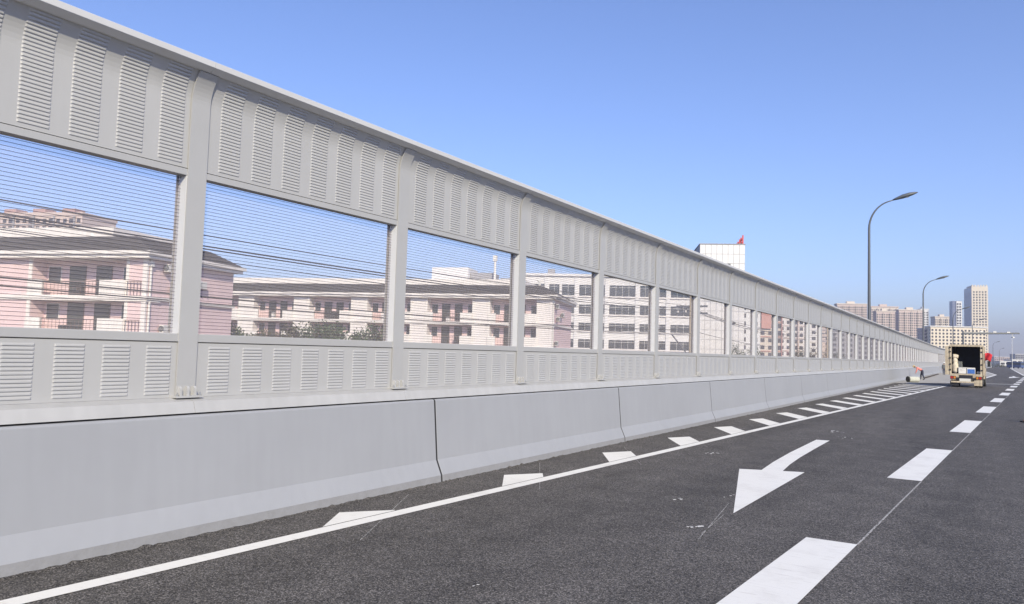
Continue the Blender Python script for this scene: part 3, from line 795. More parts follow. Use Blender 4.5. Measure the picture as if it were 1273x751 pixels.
# town seen through the further windows
TW = [(862, 892, 352, 240, 24, 'white_tile', 'grid', 'cream_pale', 'plain white block behind the utility pole'),
      (908, 917, 362, 250, 26, 'apt_grey', 'band', 'apt_grey', 'narrow grey building right of the white panelled block'),
      (916, 945, 356, 300, 26, 'tower_white', 'flat', 'white_tile', 'white flats with tall piers seen through the bay right of the panelled block'),
      (943, 972, 372, 330, 24, 'apt_beige', 'flat', 'far_red', 'beige flats carrying a faded red board'),
      (968, 1000, 380, 380, 24, 'cream_pale', 'flat', 'apt_rose', 'cream flats with rose balcony bands'),
      (998, 1016, 386, 400, 24, 'white_tile', 'flat', 'cream_pale', 'pale flats with white balcony bands beyond the rose-banded ones'),
      (1014, 1034, 402, 430, 22, 'apt_rose', 'flat', 'apt_grey', 'low rose flats far along the barrier'),
      (1032, 1062, 412, 470, 22, 'apt_grey', 'grid', 'apt_grey', 'low grey works building far along the barrier'),
      (1060, 1088, 418, 520, 22, 'apt_grey', 'band', 'apt_grey', 'low white works building further along the barrier'),
      (1086, 1120, 424, 560, 22, 'apt_grey', 'grid', 'apt_grey', 'lowest grey building at the far end of the windows')]
for i, (a, b, yt, dp, ro, mm, st, tr, lb) in enumerate(TW):
    t, w, h = solid('town_building', lb, 'building', a, b, yt, dp, R(ro), 18, mm, group='town buildings behind the far bays')
    facade(t, w, h, 18, 3.1, 3.0 if st != 'grid' else 3.6, st, trim=tr, zmin=3, seed=20+i, side=False); roof_cap(t, w, h, 18, tr, .4, .6, i % 2 == 0)
    if 'red board' in lb:
        s_ = MB(); s_.box(w*.10, w*.52, -.9, -.5, h*.62, h*.86); s_.build('sign_board', 'far_red', t)
# far pink blocks on the skyline at the left
t, w, h = solid('high_rise', 'distant long rose building on the skyline behind the nearest pink block', 'building', -90, 92, 270, 330, R(20), 20, 'apt_rose')
facade(t, w, h, 20, 3.1, 3.2, 'flat', trim='apt_grey', zmin=25, side=False); roof_cap(t, w, h, 20, 'apt_rose', .4, 1.4, False)
for i in range(5):
    c_ = MB(); c_.box(w*.2*i+2, w*.2*i+8, 3, 9, h+1.402, h+3.6); c_.build('roof_house', 'far_rose', t)
# low white sheds on the far right horizon
for i, (a, b, yt, dp, mm, lb) in enumerate(((1243, 1256, 449.5, 800, 'tower_white', 'low white shed on the far horizon behind the gantry pole'),
                                          (1258, 1271, 447.5, 850, 'tower_white', 'low white shed on the far horizon at the right edge'),
                                          (1262, 1300, 441, 1300, 'apt_grey', 'hazy grey block on the horizon at the right edge'),
                                          (1236, 1262, 444, 1500, 'apt_rose', 'hazy rose block on the horizon between the far lamps'))):
    t, w, h = solid('town_building', lb, 'building', a, b, yt, dp, R(30), 15, mm)
    facade(t, w, h, 15, 3.3, 4, 'band', trim=mm, zmin=2, side=False); roof_cap(t, w, h, 15, 'tower_white', .5, .6, False)

# ================================================================ TREES
def tree(name, label, loc, height, spread, leafm, nleaf, seed, crown_from=.35, group=None):
    rnd = random.Random(seed)
    t = thing(name, label, 'tree', loc, rnd.uniform(0, 6), group)
    tb = MB(); tb.tube([(0,0,0), (.05, .03, height*.3), (.0, .1, height*.55), (.1, 0, height*.85)], [.16*height/8, .13*height/8, .09*height/8, .02], 8)
    tips = []
    for i in range(9):
        a = i*2.4; z = height*(.32+.055*i); l = spread*(.9-.06*i); p0 = Vector((0, 0, z))
        p1 = p0+Vector((math.cos(a)*l*.5, math.sin(a)*l*.5, l*.35)); p2 = p0+Vector((math.cos(a)*l, math.sin(a)*l, l*.62))
        tb.tube([p0, p1, p2], [.07*height/8, .045*height/8, .015], 6); tips += [p1, p2]
    tb.build('trunk', 'bark', t)
    lb = MB()
    clumps = [(p+Vector((rnd.uniform(-.4, .4), rnd.uniform(-.4, .4), rnd.uniform(-.1, .5))), rnd.uniform(.45, .85)*spread*.42) for p in tips for _ in range(2)]
    clumps += [(Vector((rnd.uniform(-.3, .3)*spread, rnd.uniform(-.3, .3)*spread, height*rnd.uniform(.7, .95))), spread*.33) for _ in range(7)]
    for _ in range(nleaf):
        c_, r0 = rnd.choice(clumps); d = Vector((rnd.gauss(0, 1), rnd.gauss(0, 1), rnd.gauss(0, .8))); d.normalize(); p = c_+d*r0*rnd.random()**.45
        s_ = rnd.uniform(.10, .20); u = Vector((rnd.gauss(0, 1), rnd.gauss(0, 1), rnd.gauss(0, 1))).normalized(); v = u.cross(Vector((rnd.gauss(0, 1), rnd.gauss(0, 1), rnd.gauss(0, 1)))).normalized()
        lb.add([p-u*s_, p+v*s_*.5, p+u*s_, p-v*s_*.5], [(0,1,2,3)])
    lb.build('crown', leafm, t)
    return t
for i, (px, yt, dp, lm, sp, lb) in enumerate(((297, 400, 70, 'leaf_dark', 2.8, 'small dark tree against the end of the nearest pink block'),
                                              (332, 401, 72, 'leaf_brown', 2.5, 'brownish tree second from the left below the long block balconies'),
                                              (356, 403, 71, 'leaf_brown', 2.4, 'thin brownish tree below the long block downpipe'),
                                              (398, 396, 74, 'leaf_dark', 4.2, 'widest dark green tree in front of the long block'),
                                              (455, 404, 75, 'leaf_dark', 3.4, 'dark green tree at the right end of the tree row'),
                                              (476, 409, 76, 'leaf_brown', 2.8, 'low brown tree beside the third barrier post'))):
    g = at(px, yt, dp); tree('leafy_tree', lb, (g.x, g.y, GZ), g.z-GZ, sp, lm, 6500, 40+i, group='trees in front of the long block')
for i, (px, yt, dp, lm, sp) in enumerate(((916, 424, 180, 'leaf_dark', 3), (938, 428, 200, 'leaf_dark', 3.2), (997, 432, 230, 'leaf_dark', 4), (1008, 430, 240, 'leaf_brown', 3.5), (1030, 434, 260, 'leaf_brown', 4), (1045, 436, 270, 'leaf_dark', 4))):
    g = at(px, yt, dp); tree('leafy_tree', 'dark tree crown low behind the far bays, %s of six' % ['leftmost', 'second from left', 'third from left', 'fourth from left', 'fifth from left', 'rightmost'][i], (g.x, g.y, GZ), g.z-GZ, sp, lm, 1400, 60+i, group='trees behind the far bays')
# leafless wood on the far horizon
rnd = random.Random(5); wb = MB()
for i in range(260):
    g = at(rnd.uniform(1228, 1300), 452, rnd.uniform(480, 620)); hh = rnd.uniform(5, 10)
    wb.tube([(g.x, g.y, GZ), (g.x+rnd.uniform(-.4, .4), g.y, GZ+hh*.6), (g.x+rnd.uniform(-1, 1), g.y, GZ+hh)], [.16, .1, .03], 4)
    for k in range(5):
        z = GZ+hh*rnd.uniform(.4, .9); a = rnd.uniform(0, 6.28); wb.tube([(g.x, g.y, z), (g.x+1.6*math.cos(a), g.y+1.6*math.sin(a), z+1.4)], [.07, .02], 4)
tag(stuff(wb.build('bare_wood', 'leaf_brown')), 'distant leafless wood along the horizon right of the truck', 'trees')

# ================================================================ POLES, CABLES, LAMPS, GANTRY
upx = -14.0
for i, (yy, lb) in enumerate(((42.5, 'pale concrete utility pole with crossarms behind the sixth window bay'), (88, 'further utility pole behind the far bays of the barrier'))):
    t = thing('utility_pole', lb, 'pole', (upx, yy, GZ))
    mb = MB(); mb.tube([(0, 0, 0), (0, 0, 11.6)], [.20, .13], 12); mb.build('pole', 'wood_pole', t, smooth=True)
    for z in (10.95, 10.55):
        mb = MB(); mb.box(-.9, .9, -.05, .05, z, z+.10); mb.build('crossarm', 'lamp_grey', t)
        for x in (-.8, -.35, .35, .8):
            mb = MB(); mb.lathe([(.05, z+.10), (.055, z+.14), (.03, z+.16), (.05, z+.2), (.025, z+.24)], 8, c=(x, 0, 0)); mb.build('insulator', 'cream_pale', t)
    mb = MB(); mb.tube([(0, .0, 8.0), (-1.2, .1, 9.4)], .04, 6); mb.build('stay_arm', 'lamp_grey', t)
def cable(x0, z0, sag, rad, lb, x1=None, z1=None, ya=-14, yb=42.5):
    pts = []
    for j in range(41):
        f = j/40; y = ya+(yb-ya)*f
        pts.append((x0+((x1 if x1 is not None else x0)-x0)*f, y, z0+((z1 if z1 is not None else z0)-z0)*f-4*sag*f*(1-f)))
    mb = MB(); mb.tube(pts, rad, 6); tag(mb.build('power_cable', 'cable', None), lb, 'cable', 'cables behind the barrier')
CB = [(-14.8, 4.62, .55, .013, 'topmost thin power cable behind the nearest windows'), (-14.35, 4.36, .60, .015, 'second power cable from the top behind the nearest windows'),
      (-13.65, 4.20, .60, .015, 'third power cable from the top behind the nearest windows'), (-13.2, 3.95, .62, .009, 'fourth, thinnest power cable behind the nearest windows'),
      (-14.1, 3.15, .50, .017, 'upper of the two thick telephone cables crossing the pink walls'), (-13.9, 2.95, .45, .014, 'lower of the two thick telephone cables crossing the pink walls')]
for c_ in CB: cable(*c_)
for j, (x, z) in enumerate(((-14.8, 4.62), (-14.35, 4.36), (-13.65, 4.20), (-13.2, 3.95), (-14.1, 3.15))):
    cable(x, z, .6, .014, ('%s power cable between the two utility poles' % ['highest', 'second highest', 'middle', 'second lowest', 'lowest'][j]), ya=42.5, yb=88)

def street_lamp(px, depth, ptop, xh, yh, label, dz=0):
    """pole foot on the outer edge of the deck; px column of the pole, head tip at (xh, yh)"""
    b = at(px, 445, depth); topz = at(px, ptop, depth).z
    t = thing('street_lamp', label, 'street lamp', (b.x, b.y, -.6), 0, 'street lamps along the left side')
    th = topz+.6; reach = 2.9; dirx = Vector((math.cos(R(8)), math.sin(R(8)), 0))
    pts = [(0, 0, 0), (0, 0, .5), (0, 0, th-2.6)]; rad = [.16, .13, .085]
    for i in range(1, 11):
        a = math.pi/2*i/10*.84
        pts.append((dirx.x*1.7*(1-math.cos(a)), dirx.y*1.7*(1-math.cos(a)), th-2.6+2.05*math.sin(a))); rad.append(.08-.0035*i)
    e = Vector(pts[-1]); e2 = e+dirx*.42+Vector((0, 0, .13)); pts.append(tuple(e2)); rad.append(.042)
    mb = MB(); mb.tube(pts, rad, 12); mb.build('pole', 'lamp_grey', t, smooth=True)
    # leaf-shaped head
    hd = MB(); ax = (dirx+Vector((0, 0, .30))).normalized(); sd = dirx.cross(Vector((0, 0, 1))).normalized(); nu = sd.cross(ax).normalized()
    secs = [(0, .06, .06), (.25, .16, .12), (.7, .28, .19), (1.15, .27, .18), (1.5, .16, .11), (1.72, .04, .04)]; o = len(hd.v)
    for u, wd, hh in secs:
        for k in range(10):
            a = 2*math.pi*k/10; hd.v.append(tuple(e2-ax*.1+ax*u+sd*wd*math.cos(a)+nu*(hh*math.sin(a)*(.6 if math.sin(a) < 0 else 1))))
    for i in range(len(secs)-1):
        for k in range(10): hd.f.append((i*10+k, i*10+(k+1) % 10, (i+1)*10+(k+1) % 10, (i+1)*10+k)); hd.mi.append(0)
    hd.f += [tuple(range(10)), tuple(range(50, 60))]; hd.mi += [0, 0]
    ho = hd.build('lamp_head', 'lamp_grey', t, smooth=True)
    ln = MB(); c_ = e2-ax*.1+ax*.95-nu*.09
    ln.lathe([(.14, 0), (.11, -.035), (.03, -.05)], 12, c=tuple(c_)); ln.build('lens', 'lens', ho, smooth=True)
    return t
street_lamp(1080.5, 57, 239, 0, 0, 'nearest and tallest grey street lamp behind the barrier')
street_lamp(1148, 109, 342.5, 0, 0, 'second street lamp from the left, in front of the high-rise flats')
street_lamp(1185, 160, 381, 0, 0, 'third street lamp, against the slim blue-grey tower')
street_lamp(1209, 205, 395.5, 0, 0, 'fourth street lamp, against the cream front of the tallest tower')
street_lamp(1234.5, 390, 424, 0, 0, 'fifth street lamp, thin and hazy right of the truck')
street_lamp(1242.5, 560, 432.5, 0, 0, 'smallest and furthest street lamp near the horizon')

g0 = at(1197.5, 447, 150)
gan = thing('camera_gantry', 'grey cantilever gantry with traffic camera reaching over the road behind the truck', 'gantry', (g0.x, g0.y, 0), R(25))
zg = at(1197.5, 414.3, 150).z; L_ = 10.3
mb = MB(); mb.tube([(0, 0, 0), (0, 0, zg+.5)], [.19, .15], 12); mb.box(-.35, .35, -.35, .35, 0, .04); mb.build('post', 'lamp_grey', gan, smooth=False)
mb = MB(); mb.tube([(0, 0, zg), (L_, 0, zg+.25)], [.22, .16], 10); mb.build('arm', 'lamp_grey', gan)
for x, nm in ((3.4, 'light'), (5.8, 'light'), (8.3, 'light')):
    mb = MB(); mb.box(x-.3, x+.3, -.12, .12, zg+.30, zg+.50); mb.build('flash_light', 'ac_white', gan)
mb = MB(); mb.tube([(9.1, 0, zg+.2), (9.1, 0, zg-.45)], .03, 6); mb.box(8.95, 9.25, -.35, .25, zg-.7, zg-.45); mb.build('camera_unit', 'ac_white', gan, bevel=.03)
b = ground(1258.5, 455.9); b = at(1258.5, 455, 330)
wp = thing('white_pole', 'thin white pole standing beyond the end of the gantry arm', 'pole', (b.x, b.y, 0))
zt = at(1258.5, 416, 330).z
mb = MB(); mb.tube([(0, 0, 0), (0, 0, zt)], [.09, .06], 10); mb.box(-.3, .3, -.3, .3, 0, .05); mb.build('shaft', 'pipe_white', wp)
mb = MB(); mb.lathe([(.06, zt), (.10, zt+.05), (.10, zt+.35), (.04, zt+.5)], 10); mb.build('cap_light', 'pipe_white', wp)

# ================================================================ TRUCK
tp = ground(1201, 481.7); TR = -R(3)
truck = thing('box_truck', 'cream box truck stopped on the road with its dark load space open', 'truck', (tp.x, tp.y, 0), TR)
TWd, TZ0, TZ1, TL = .98, .98, 3.02, 4.3                 # half width, floor, roof, body length
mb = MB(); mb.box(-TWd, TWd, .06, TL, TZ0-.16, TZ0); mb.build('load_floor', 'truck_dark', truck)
for sx in (-1, 1):
    mb = MB(); mb.box(min(sx*TWd, sx*(TWd-.05)), max(sx*TWd, sx*(TWd-.05)), .06, TL, TZ0+.001, TZ1-.05); sw = mb.build('side_wall', 'truck_cream', truck)
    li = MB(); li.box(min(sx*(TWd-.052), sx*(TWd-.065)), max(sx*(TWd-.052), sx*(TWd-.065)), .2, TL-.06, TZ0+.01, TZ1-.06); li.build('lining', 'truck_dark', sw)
    rb = MB()
    for k in range(12): rb.box(min(sx*(TWd+.001), sx*(TWd+.022)), max(sx*(TWd+.001), sx*(TWd+.022)), .2+.34*k, .26+.34*k, TZ0+.02, TZ1-.08)
    rb.build('ribs', 'truck_cream', sw)
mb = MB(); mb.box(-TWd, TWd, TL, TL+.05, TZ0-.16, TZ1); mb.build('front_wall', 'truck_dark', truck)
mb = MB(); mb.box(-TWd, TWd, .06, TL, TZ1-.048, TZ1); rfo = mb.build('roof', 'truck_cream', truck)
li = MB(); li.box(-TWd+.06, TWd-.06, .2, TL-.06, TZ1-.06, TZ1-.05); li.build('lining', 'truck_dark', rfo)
mb = MB(); mb.box(-TWd-.03, TWd+.03, -.04, .058, TZ1-.10, TZ1+.05); mb.build('rear_header', 'truck_cream', truck, bevel=.01)
for sx in (-1, 1):
    mb = MB(); mb.box(sx*TWd-.09*(1 if sx > 0 else 0)-.03*(0 if sx > 0 else 1), sx*TWd+.03*(1 if sx > 0 else 0)+.09*(0 if sx > 0 else 1), -.04, .058, TZ0-.2, TZ1-.101); pst = mb.build('rear_post', 'truck_cream', truck)
    for z in (1.2, 1.6, 2.05, 2.5, 2.8): hb = MB(); hb.box(sx*TWd-.05, sx*TWd+.05, -.075, -.041, z, z+.09); hb.build('hinge', 'truck_black', pst)
# doors folded back along the sides
for sx in (-1, 1):
    mb = MB(); x0 = sx*(TWd+.06); mb.box(min(x0, x0+sx*.05), max(x0, x0+sx*.05), .02, 1.15, TZ0-.12, TZ1-.06); dr = mb.build('rear_door', 'truck_cream', truck)
    mb = MB(); mb.tube([(x0+sx*.08, .9, TZ0), (x0+sx*.08, .9, TZ1-.2)], .016, 6); mb.box(min(x0+sx*.05, x0+sx*.1), max(x0+sx*.05, x0+sx*.1), .86, .94, TZ0+.6, TZ0+.72); mb.build('lock_bar', 'lamp_grey', dr)
    mb = MB(); mb.box(min(x0-sx*.0, x0+sx*.26), max(x0, x0+sx*.13), -.012, .018, TZ0-.1, TZ1-.08); mb.build('door_edge', 'truck_cream', dr)
# sill, lights, number plate, bumper, chassis
mb = MB(); mb.box(-TWd, TWd, -.05, .058, TZ0-.46, TZ0-.01); sill = mb.build('rear_sill', 'truck_cream', truck, bevel=.01)
for sx in (-1, 1):
    mb = MB(); mb.box(sx*.80-.18, sx*.80+.18, -.085, -.052, TZ0-.40, TZ0-.18); tl = mb.build('tail_light', 'truck_black', truck)
    mb = MB(); mb.box(sx*.88-.08, sx*.88+.08, -.10, -.087, TZ0-.37, TZ0-.21); mb.build('red_lens', 'lamp_red', tl)
    mb = MB(); mb.box(sx*.70-.06, sx*.70+.06, -.10, -.087, TZ0-.37, TZ0-.21); mb.build('amber_lens', 'lamp_amber', tl)
mb = MB(); mb.box(-.42, .42, -.075, -.052, TZ0-.42, TZ0-.10); mb.box(-.62, -.42, -.07, -.053, TZ0-.46, TZ0-.28); mb.box(.42, .62, -.07, -.053, TZ0-.46, TZ0-.28); mb.build('tow_recess', 'truck_black', truck)
mb = MB(); mb.box(-.40, .30, -.10, -.077, TZ0-.55, TZ0-.35); mb.build('number_plate', 'plate_white', truck)
mb = MB(); mb.box(-.95, .98, -.10, -.02, TZ0-.66, TZ0-.54); mb.build('bumper', 'truck_cream', truck, bevel=.015)
mb = MB(); mb.box(-.45, -.33, 0, 6.2, .45, .80); mb.box(.33, .45, 0, 6.2, .45, .80); mb.box(-.9, .9, 1.0, 1.14, .42, .56); mb.build('chassis', 'truck_black', truck)
mb = MB(); mb.box(.50, 1.0, -.09, -.06, .14, .52); mb.build('mud_flap', 'truck_cream', truck); mb = MB(); mb.box(-1.0, -.45, .02, .05, .10, .46); mb.build('mud_flap', 'truck_black', truck)
def wheel(x, y):
    mb = MB(); mb.lathe([(.20, -.13), (.37, -.13), (.41, -.08), (.41, .08), (.37, .13), (.20, .13)], 24, axis='x', c=(x, y, .41)); wo_ = mb.build('wheel', 'tyre', truck, smooth=False)
    r_ = MB(); r_.lathe([(.19, -.135), (.20, -.06), (.06, -.10), (.06, -.14)], 16, axis='x', c=(x, y, .41)); r_.lathe([(.19, .135), (.20, .06), (.06, .10), (.06, .14)], 16, axis='x', c=(x, y, .41)); r_.build('rim', 'rim', wo_)
for x in (-.86, -.58, .58, .86): wheel(x, 1.05)
for x in (-.85, .85): wheel(x, 5.0)
# cab
cb = MB(); cb.prism_x([(4.45, .55), (6.05, .55), (6.10, 1.35), (5.85, 2.25), (4.5, 2.32)], -.95, .95); co = cb.build('cab', 'truck_cream', truck, bevel=.05)
for sx in (-1, 1):
    mb = MB(); mb.prism_x([(4.75, 1.4), (5.75, 1.4), (5.55, 2.1), (4.75, 2.12)], sx*.954-.006, sx*.954+.006); mb.build('side_window', 'dark_glass', co)
    mb = MB(); mb.box(sx*1.15-.10, sx*1.15+.10, 5.75, 5.85, 1.5, 1.95); mb.tube([(sx*1.02, 5.75, 1.9), (sx*1.15, 5.8, 1.9)], .015, 6); mb.build('mirror', 'truck_black', co)
mb = MB(); mb.add([(-.92, 6.085, 1.42), (.92, 6.085, 1.42), (.88, 5.885, 2.15), (-.88, 5.885, 2.15)], [(0,1,2,3)]); mb.build('windscreen', 'dark_glass', co)
# red cloth flag on the right rear post
fl = MB(); fl.tube([(1.16, -.05, 1.75), (1.16, -.05, 2.45)], .014, 6); fs_ = fl.build('flag_stick', 'wood_pole', truck)
fb = MB(); nu_, nv_ = 9, 7
for j in range(nv_):
    for i in range(nu_):
        u, v = i/(nu_-1), j/(nv_-1)
        fb.v.append((1.17+.46*u*(1-.25*v), -.05+.10*math.sin(5*u+2.2*v)-.06*v, 2.46-.52*v-.10*u*u+.07*math.sin(3*u)))
for j in range(nv_-1):
    for i in range(nu_-1): fb.f.append((j*nu_+i, j*nu_+i+1, (j+1)*nu_+i+1, (j+1)*nu_+i)); fb.mi.append(0)
fo = fb.build('cloth', 'flag_red', fs_, smooth=True); sd_ = fo.modifiers.new('thick', 'SOLIDIFY'); sd_.thickness = .01
# load
def in_truck(x, y, z): return truck.matrix_basis @ Vector((x, y, z)) if False else (tp.x+x*math.cos(TR)-y*math.sin(TR), tp.y+x*math.sin(TR)+y*math.cos(TR), z)
mb = MB(); mb.prism_z([(-.24, -.2), (.24, -.2), (.24, .2), (-.24, .2)], .001, .40); mb.box(-.26, .26, -.22, .22, .402, .45); mb.box(-.10, .10, -.226, -.201, .26, .30)
tag(mb.build('storage_tub', 'box_white', None, bevel=.02, loc=in_truck(-.24, .35, TZ0), rotz=TR), 'white lidded tub at the back edge of the truck floor', 'tub')
t = thing('carton', 'blue and white carton beside the white tub in the truck', 'carton', in_truck(.30, .35, TZ0), TR)
mb = MB(); mb.box(-.26, .26, -.2, .2, .001, .44); mb.build('box', 'box_white', t, bevel=.01)
mb = MB(); mb.box(-.22, .24, -.206, -.2005, .02, .33); mb.build('printed_front', 'box_blue', t)
def sack(x, y, z, sx, sy, sz, lb, mm='sack', seed=0):
    rnd = random.Random(seed); bmx = bmesh.new(); bmesh.ops.create_icosphere(bmx, subdivisions=3, radius=1)
    for v in bmx.verts:
        c_ = v.co; k = 1+.10*math.sin(c_.x*5+seed)+.08*math.sin(c_.z*7+c_.y*4+seed*2)
        px_ = [math.copysign(abs(q)**.6, q) for q in c_]
        v.co = Vector((px_[0]*sx*k, px_[1]*sy*k, max(-1, px_[2])*sz*k+sz))
    me = bpy.data.meshes.new('sack'); bmx.to_mesh(me); bmx.free(); me.materials.append(MATS[mm]); me.shade_smooth()
    zmin = min(v.co.z for v in me.vertices)
    for v in me.vertices: v.co.z -= zmin
    o = link('sack', me, None, loc=in_truck(x, y, z), rotz=TR+rnd.uniform(-.2, .2)); tag(o, lb, 'sack', 'sacks in the truck'); return zmin
sack(-.70, .45, TZ0, .21, .24, .36, 'lowest cream sack piled at the left of the load space', seed=1)
sack(-.73, .50, TZ0+.66, .17, .2, .22, 'middle cream sack on the pile in the truck', seed=2)
sack(-.70, .50, TZ0+1.06, .18, .2, .16, 'topmost cream sack on the pile in the truck', seed=3)
sack(-.45, .95, TZ0, .17, .22, .42, 'dark grey bag standing behind the cream sacks in the truck', 'grey_cloth', 4)
sack(.78, .5, TZ0, .14, .2, .10, 'small pale bag at the right corner of the load space', seed=5)

# ================================================================ PEOPLE
def person(label, loc, rotz, joints, edges, mats, pick, extra=None):
    """joints: name -> (pos, radius); continuous skinned body"""
    names = list(joints); idx = {k: i for i, k in enumerate(names)}
    me = bpy.data.meshes.new('body'); me.from_pydata([joints[k][0] for k in names], [(idx[a], idx[b]) for a, b in edges], [])
    o = bpy.data.objects.new('body', me); COL.objects.link(o)
    sk = o.modifiers.new('skin', 'SKIN'); sb = o.modifiers.new('sub', 'SUBSURF'); sb.levels = sb.render_levels = 1
    for k in names:
        v = me.skin_vertices[0].data[idx[k]]; v.radius = joints[k][1] if isinstance(joints[k][1], tuple) else (joints[k][1],)*2
        v.use_root = (k == 'pelvis')
    dg = bpy.context.evaluated_depsgraph_get(); ev = bpy.data.meshes.new_from_object(o.evaluated_get(dg))
    bpy.data.objects.remove(o)
    ev.materials.clear()
    for mm in mats: ev.materials.append(MATS[mm])
    segs = [(Vector(joints[a][0]), Vector(joints[b][0]), pick.get((a, b), 0)) for a, b in edges]
    for p in ev.polygons:
        best = min(segs, key=lambda s_: (lambda ab, t_: ((s_[0]+ab*t_)-p.center).length)(s_[1]-s_[0], max(0, min(1, (p.center-s_[0]).dot(s_[1]-s_[0])/max(1e-9, (s_[1]-s_[0]).length_squared)))))
        p.material_index = best[2]
    ev.shade_smooth()
    zmin = min(v.co.z for v in ev.vertices)
    for v in ev.vertices: v.co.z -= zmin
    t = thing('person', label, 'person', loc, rotz); link('body', ev, t)
    return t, -zmin
ED = [('pelvis', 'waist'), ('waist', 'chest'), ('chest', 'neck'), ('neck', 'head'), ('head', 'crown'),
      ('chest', 'shl'), ('shl', 'ell'), ('ell', 'wrl'), ('wrl', 'hal'), ('chest', 'shr'), ('shr', 'elr'), ('elr', 'wrr'), ('wrr', 'har'),
      ('pelvis', 'hil'), ('hil', 'knl'), ('knl', 'anl'), ('anl', 'tol'), ('pelvis', 'hir'), ('hir', 'knr'), ('knr', 'anr'), ('anr', 'tor')]
PK = {('pelvis', 'waist'): 0, ('waist', 'chest'): 0, ('chest', 'neck'): 0, ('neck', 'head'): 2, ('head', 'crown'): 3, ('wrl', 'hal'): 2, ('wrr', 'har'): 2, ('chest', 'shl'): 0, ('chest', 'shr'): 0,
      ('shl', 'ell'): 0, ('ell', 'wrl'): 0, ('shr', 'elr'): 0, ('elr', 'wrr'): 0}
for e in ED[13:]: PK[e] = 1
PK[('anl', 'tol')] = 3; PK[('anr', 'tor')] = 3
def body(bend=0.0, arms='down', stride=.1):
    """x right, y forward; bend leans the trunk forward from the hips"""
    cb_, sb_ = math.cos(bend), math.sin(bend)
    def tr(x, y, z):                                  # trunk point relative to the pelvis at z .92
        return (x, -.22*sb_+y*cb_+(z)*sb_, .92+z*cb_-y*sb_)
    J = {'pelvis': (tr(0, 0, 0), (.18, .14)), 'waist': (tr(0, 0, .20), (.18, .14)), 'chest': (tr(0, 0, .42), (.21, .15)), 'neck': (tr(0, .02, .60), .055), 'head': (tr(0, .05, .70), (.08, .095)), 'crown': (tr(0, .05, .82), (.075, .085))}
    for s, n_ in ((-1, 'l'), (1, 'r')):
        J['sh'+n_] = (tr(s*.19, 0, .50), .06)
        sh = J['sh'+n_][0]
        if arms == 'down': e, w_, h_ = (sh[0]+s*.05, sh[1]-.02, sh[2]-.29), (sh[0]+s*.06, sh[1]+.05, sh[2]-.54), (sh[0]+s*.06, sh[1]+.07, sh[2]-.66)
        elif arms == 'reach': e, w_, h_ = (sh[0]+s*.02, sh[1]+.06, sh[2]-.27), (sh[0]-s*.05, sh[1]+.14, sh[2]-.48), (sh[0]-s*.06, sh[1]+.17, sh[2]-.58)
        J['el'+n_] = (e, .06); J['wr'+n_] = (w_, .034); J['ha'+n_] = (h_, .04)
        y0 = -.22*sb_
        J['hi'+n_] = ((s*.10, y0, .86), .11); J['kn'+n_] = ((s*.11, y0+.05+s*stride*.5, .48), .08); J['an'+n_] = ((s*.11, y0-.02+s*stride, .09), .042); J['to'+n_] = ((s*.12, y0+.15+s*stride, .035), .038)
    return J
g = ground(1144, 472.3)
pA, dz = person('worker in coral vest and dark trousers bending over beside the white roll', (g.x, g.y, .004), R(95), body(1.05, 'reach', .16), ED, ['vest', 'navy', 'skin', 'hair'], PK)
J = body(1.05, 'reach', .16); c_ = J['crown'][0]
mb = MB(); mb.lathe([(.16, -.02), (.15, .0), (.11, .03), (.10, .08), (.05, .11)], 16); ht = mb.build('hat', 'hat', pA, smooth=True); ht.location = (c_[0], c_[1]-.01, c_[2]+dz); ht.rotation_euler = (-1.05, 0, 0)
g = ground(1173.5, 466.3)
pB, dz = person('person in grey clothes standing between the barrier and the truck', (g.x, g.y, .004), R(200), body(.05, 'down', .08), ED, ['grey_cloth', 'navy', 'skin', 'hair'], PK)
mb = MB(); c_ = body(.05)['crown'][0]; mb.lathe([(.15, -.02), (.145, .0), (.11, .03), (.10, .08), (.05, .11)], 16, c=(c_[0], c_[1], c_[2]+dz+.0)); mb.build('helmet', 'cone_white', pB, smooth=True)
g = at(1224, 455, 225)
pC, dz = person('person in dark clothes standing by the far barrier right of the truck', (g.x, g.y, .004), R(170), body(.1, 'down', .14), ED, ['navy', 'navy', 'skin', 'hair'], PK)

# ================================================================ SMALL THINGS
A, B = ground(1126.5, 475), ground(1139.5, 474.2)
ang = math.atan2(B.y-A.y, B.x-A.x)
t = thing('fabric_roll', 'white roll of sheeting lying on the ground by the bending worker', 'roll', (A.x+.1, A.y, .004), R(40))
mb = MB(); mb.lathe([(.08, 0), (.225, .0), (.24, .02), (.235, .4), (.242, .45), (.235, .8), (.24, .98), (.225, 1.0), (.08, 1.0)], 22, axis='x', c=(0, 0, .243)); mb.build('sheeting', 'fabric_roll', t, smooth=True)
mb = MB(); mb.lathe([(.05, -.015), (.08, -.012), (.08, 1.01), (.05, 1.015)], 14, axis='x', c=(0, 0, .243)); mb.build('core_tube', 'bark', t)
mb = MB(); mb.lathe([(.18, -.006), (.228, -.006), (.246, .01), (.246, .10), (.18, .10)], 22, axis='x', c=(0, 0, .243)); mb.build('wrapping', 'rubber', t)
# dark kerb edge along the barrier foot, built as a low box
bA = ground(1149, 470.6); bB = ground(1166, 465.6)
mb = MB(); d = (bB-bA); ln_ = d.length; mb.box(0, ln_, -.12, .12, 0, .09); tag(mb.build('kerb_edge', 'bark', None, loc=(bA.x, bA.y, .006), rotz=math.atan2(d.y, d.x)), 'long dark kerb edge running along the barrier foot behind the worker', 'kerb')
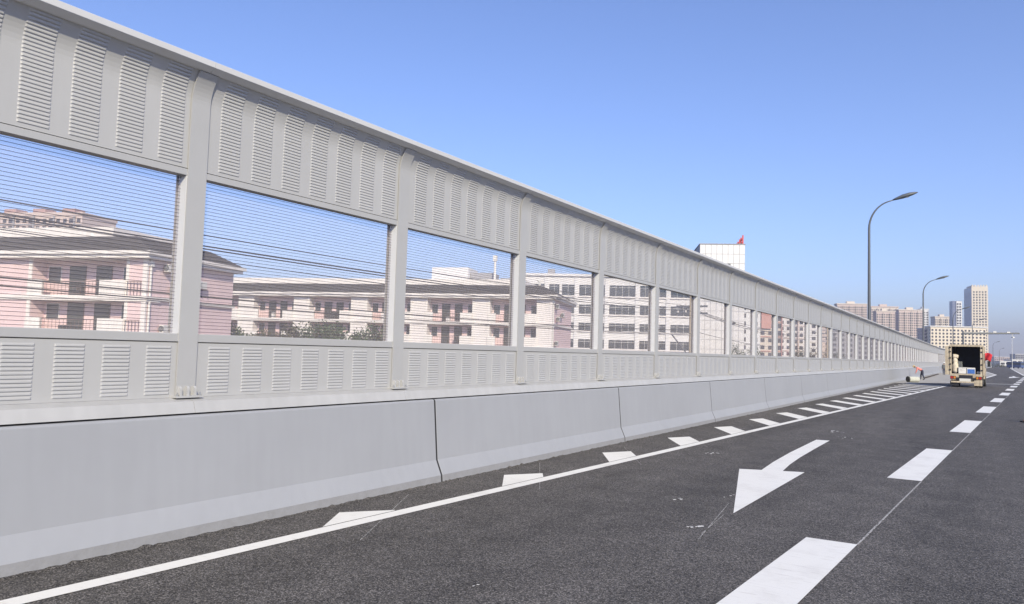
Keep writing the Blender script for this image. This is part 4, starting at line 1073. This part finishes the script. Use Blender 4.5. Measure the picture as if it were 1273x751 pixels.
# traffic cone at the right edge
g = ground(1279.3, 525.5)
t = thing('traffic_cone', 'orange traffic cone at the right edge of the road', 'traffic cone', (g.x, g.y, .004), .3)
mb = MB(); mb.prism_z([(-.19, -.15), (-.15, -.19), (.15, -.19), (.19, -.15), (.19, .15), (.15, .19), (-.15, .19), (-.19, .15)], 0, .035); mb.build('base', 'rubber', t)
mb = MB(); mb.lathe([(.145, .036), (.135, .06), (.10, .25)], 24); mb.lathe([(.0735, .40), (.045, .56), (.035, .58), (.02, .58)], 24); mb.build('cone', 'cone_orange', t, smooth=True)
mb = MB(); mb.lathe([(.101, .248), (.0745, .402)], 24); mb.build('reflective_band', 'cone_white', t, smooth=True)
# blue coach far away on the right
b = at(1269, 455, 380)
t = thing('coach', 'blue coach in the far distance at the right edge', 'coach', (b.x, b.y, 0), R(35))
mb = MB(); mb.box(0, 2.5, 0, 10, .45, 3.3); mb.build('body', 'bus_blue', t, bevel=.12)
mb = MB(); mb.box(.1, 2.4, -.03, -.001, 1.7, 2.9); mb.build('rear_window', 'dark_glass', t); mb = MB(); mb.box(-.02, -.001, .4, 9.6, 1.8, 2.8); mb.build('side_window', 'dark_glass', t)
for x in (.2, 2.3):
    for y in (2, 8):
        mb = MB(); mb.lathe([(.2, -.14), (.48, -.14), (.5, 0), (.48, .14), (.2, .14)], 16, axis='x', c=(x, y, .5)); mb.build('wheel', 'tyre', t)

# ================================================================ HAZE
hm = bpy.data.materials.new('haze'); hm.use_nodes = True; N = hm.node_tree.nodes; N.clear()
ho = N.new('ShaderNodeOutputMaterial'); pv = N.new('ShaderNodeVolumePrincipled'); pv.inputs['Color'].default_value = (.76, .76, .86, 1); pv.inputs['Density'].default_value = .00033; pv.inputs['Anisotropy'].default_value = .2
hm.node_tree.links.new(pv.outputs[0], ho.inputs['Volume']); MATS['haze'] = hm
mb = MB(); mb.box(-3500, 3500, -300, 5500, GZ-1, 185); hz = stuff(mb.build('haze', 'haze')); tag(hz, 'pale winter haze over the town', 'haze')
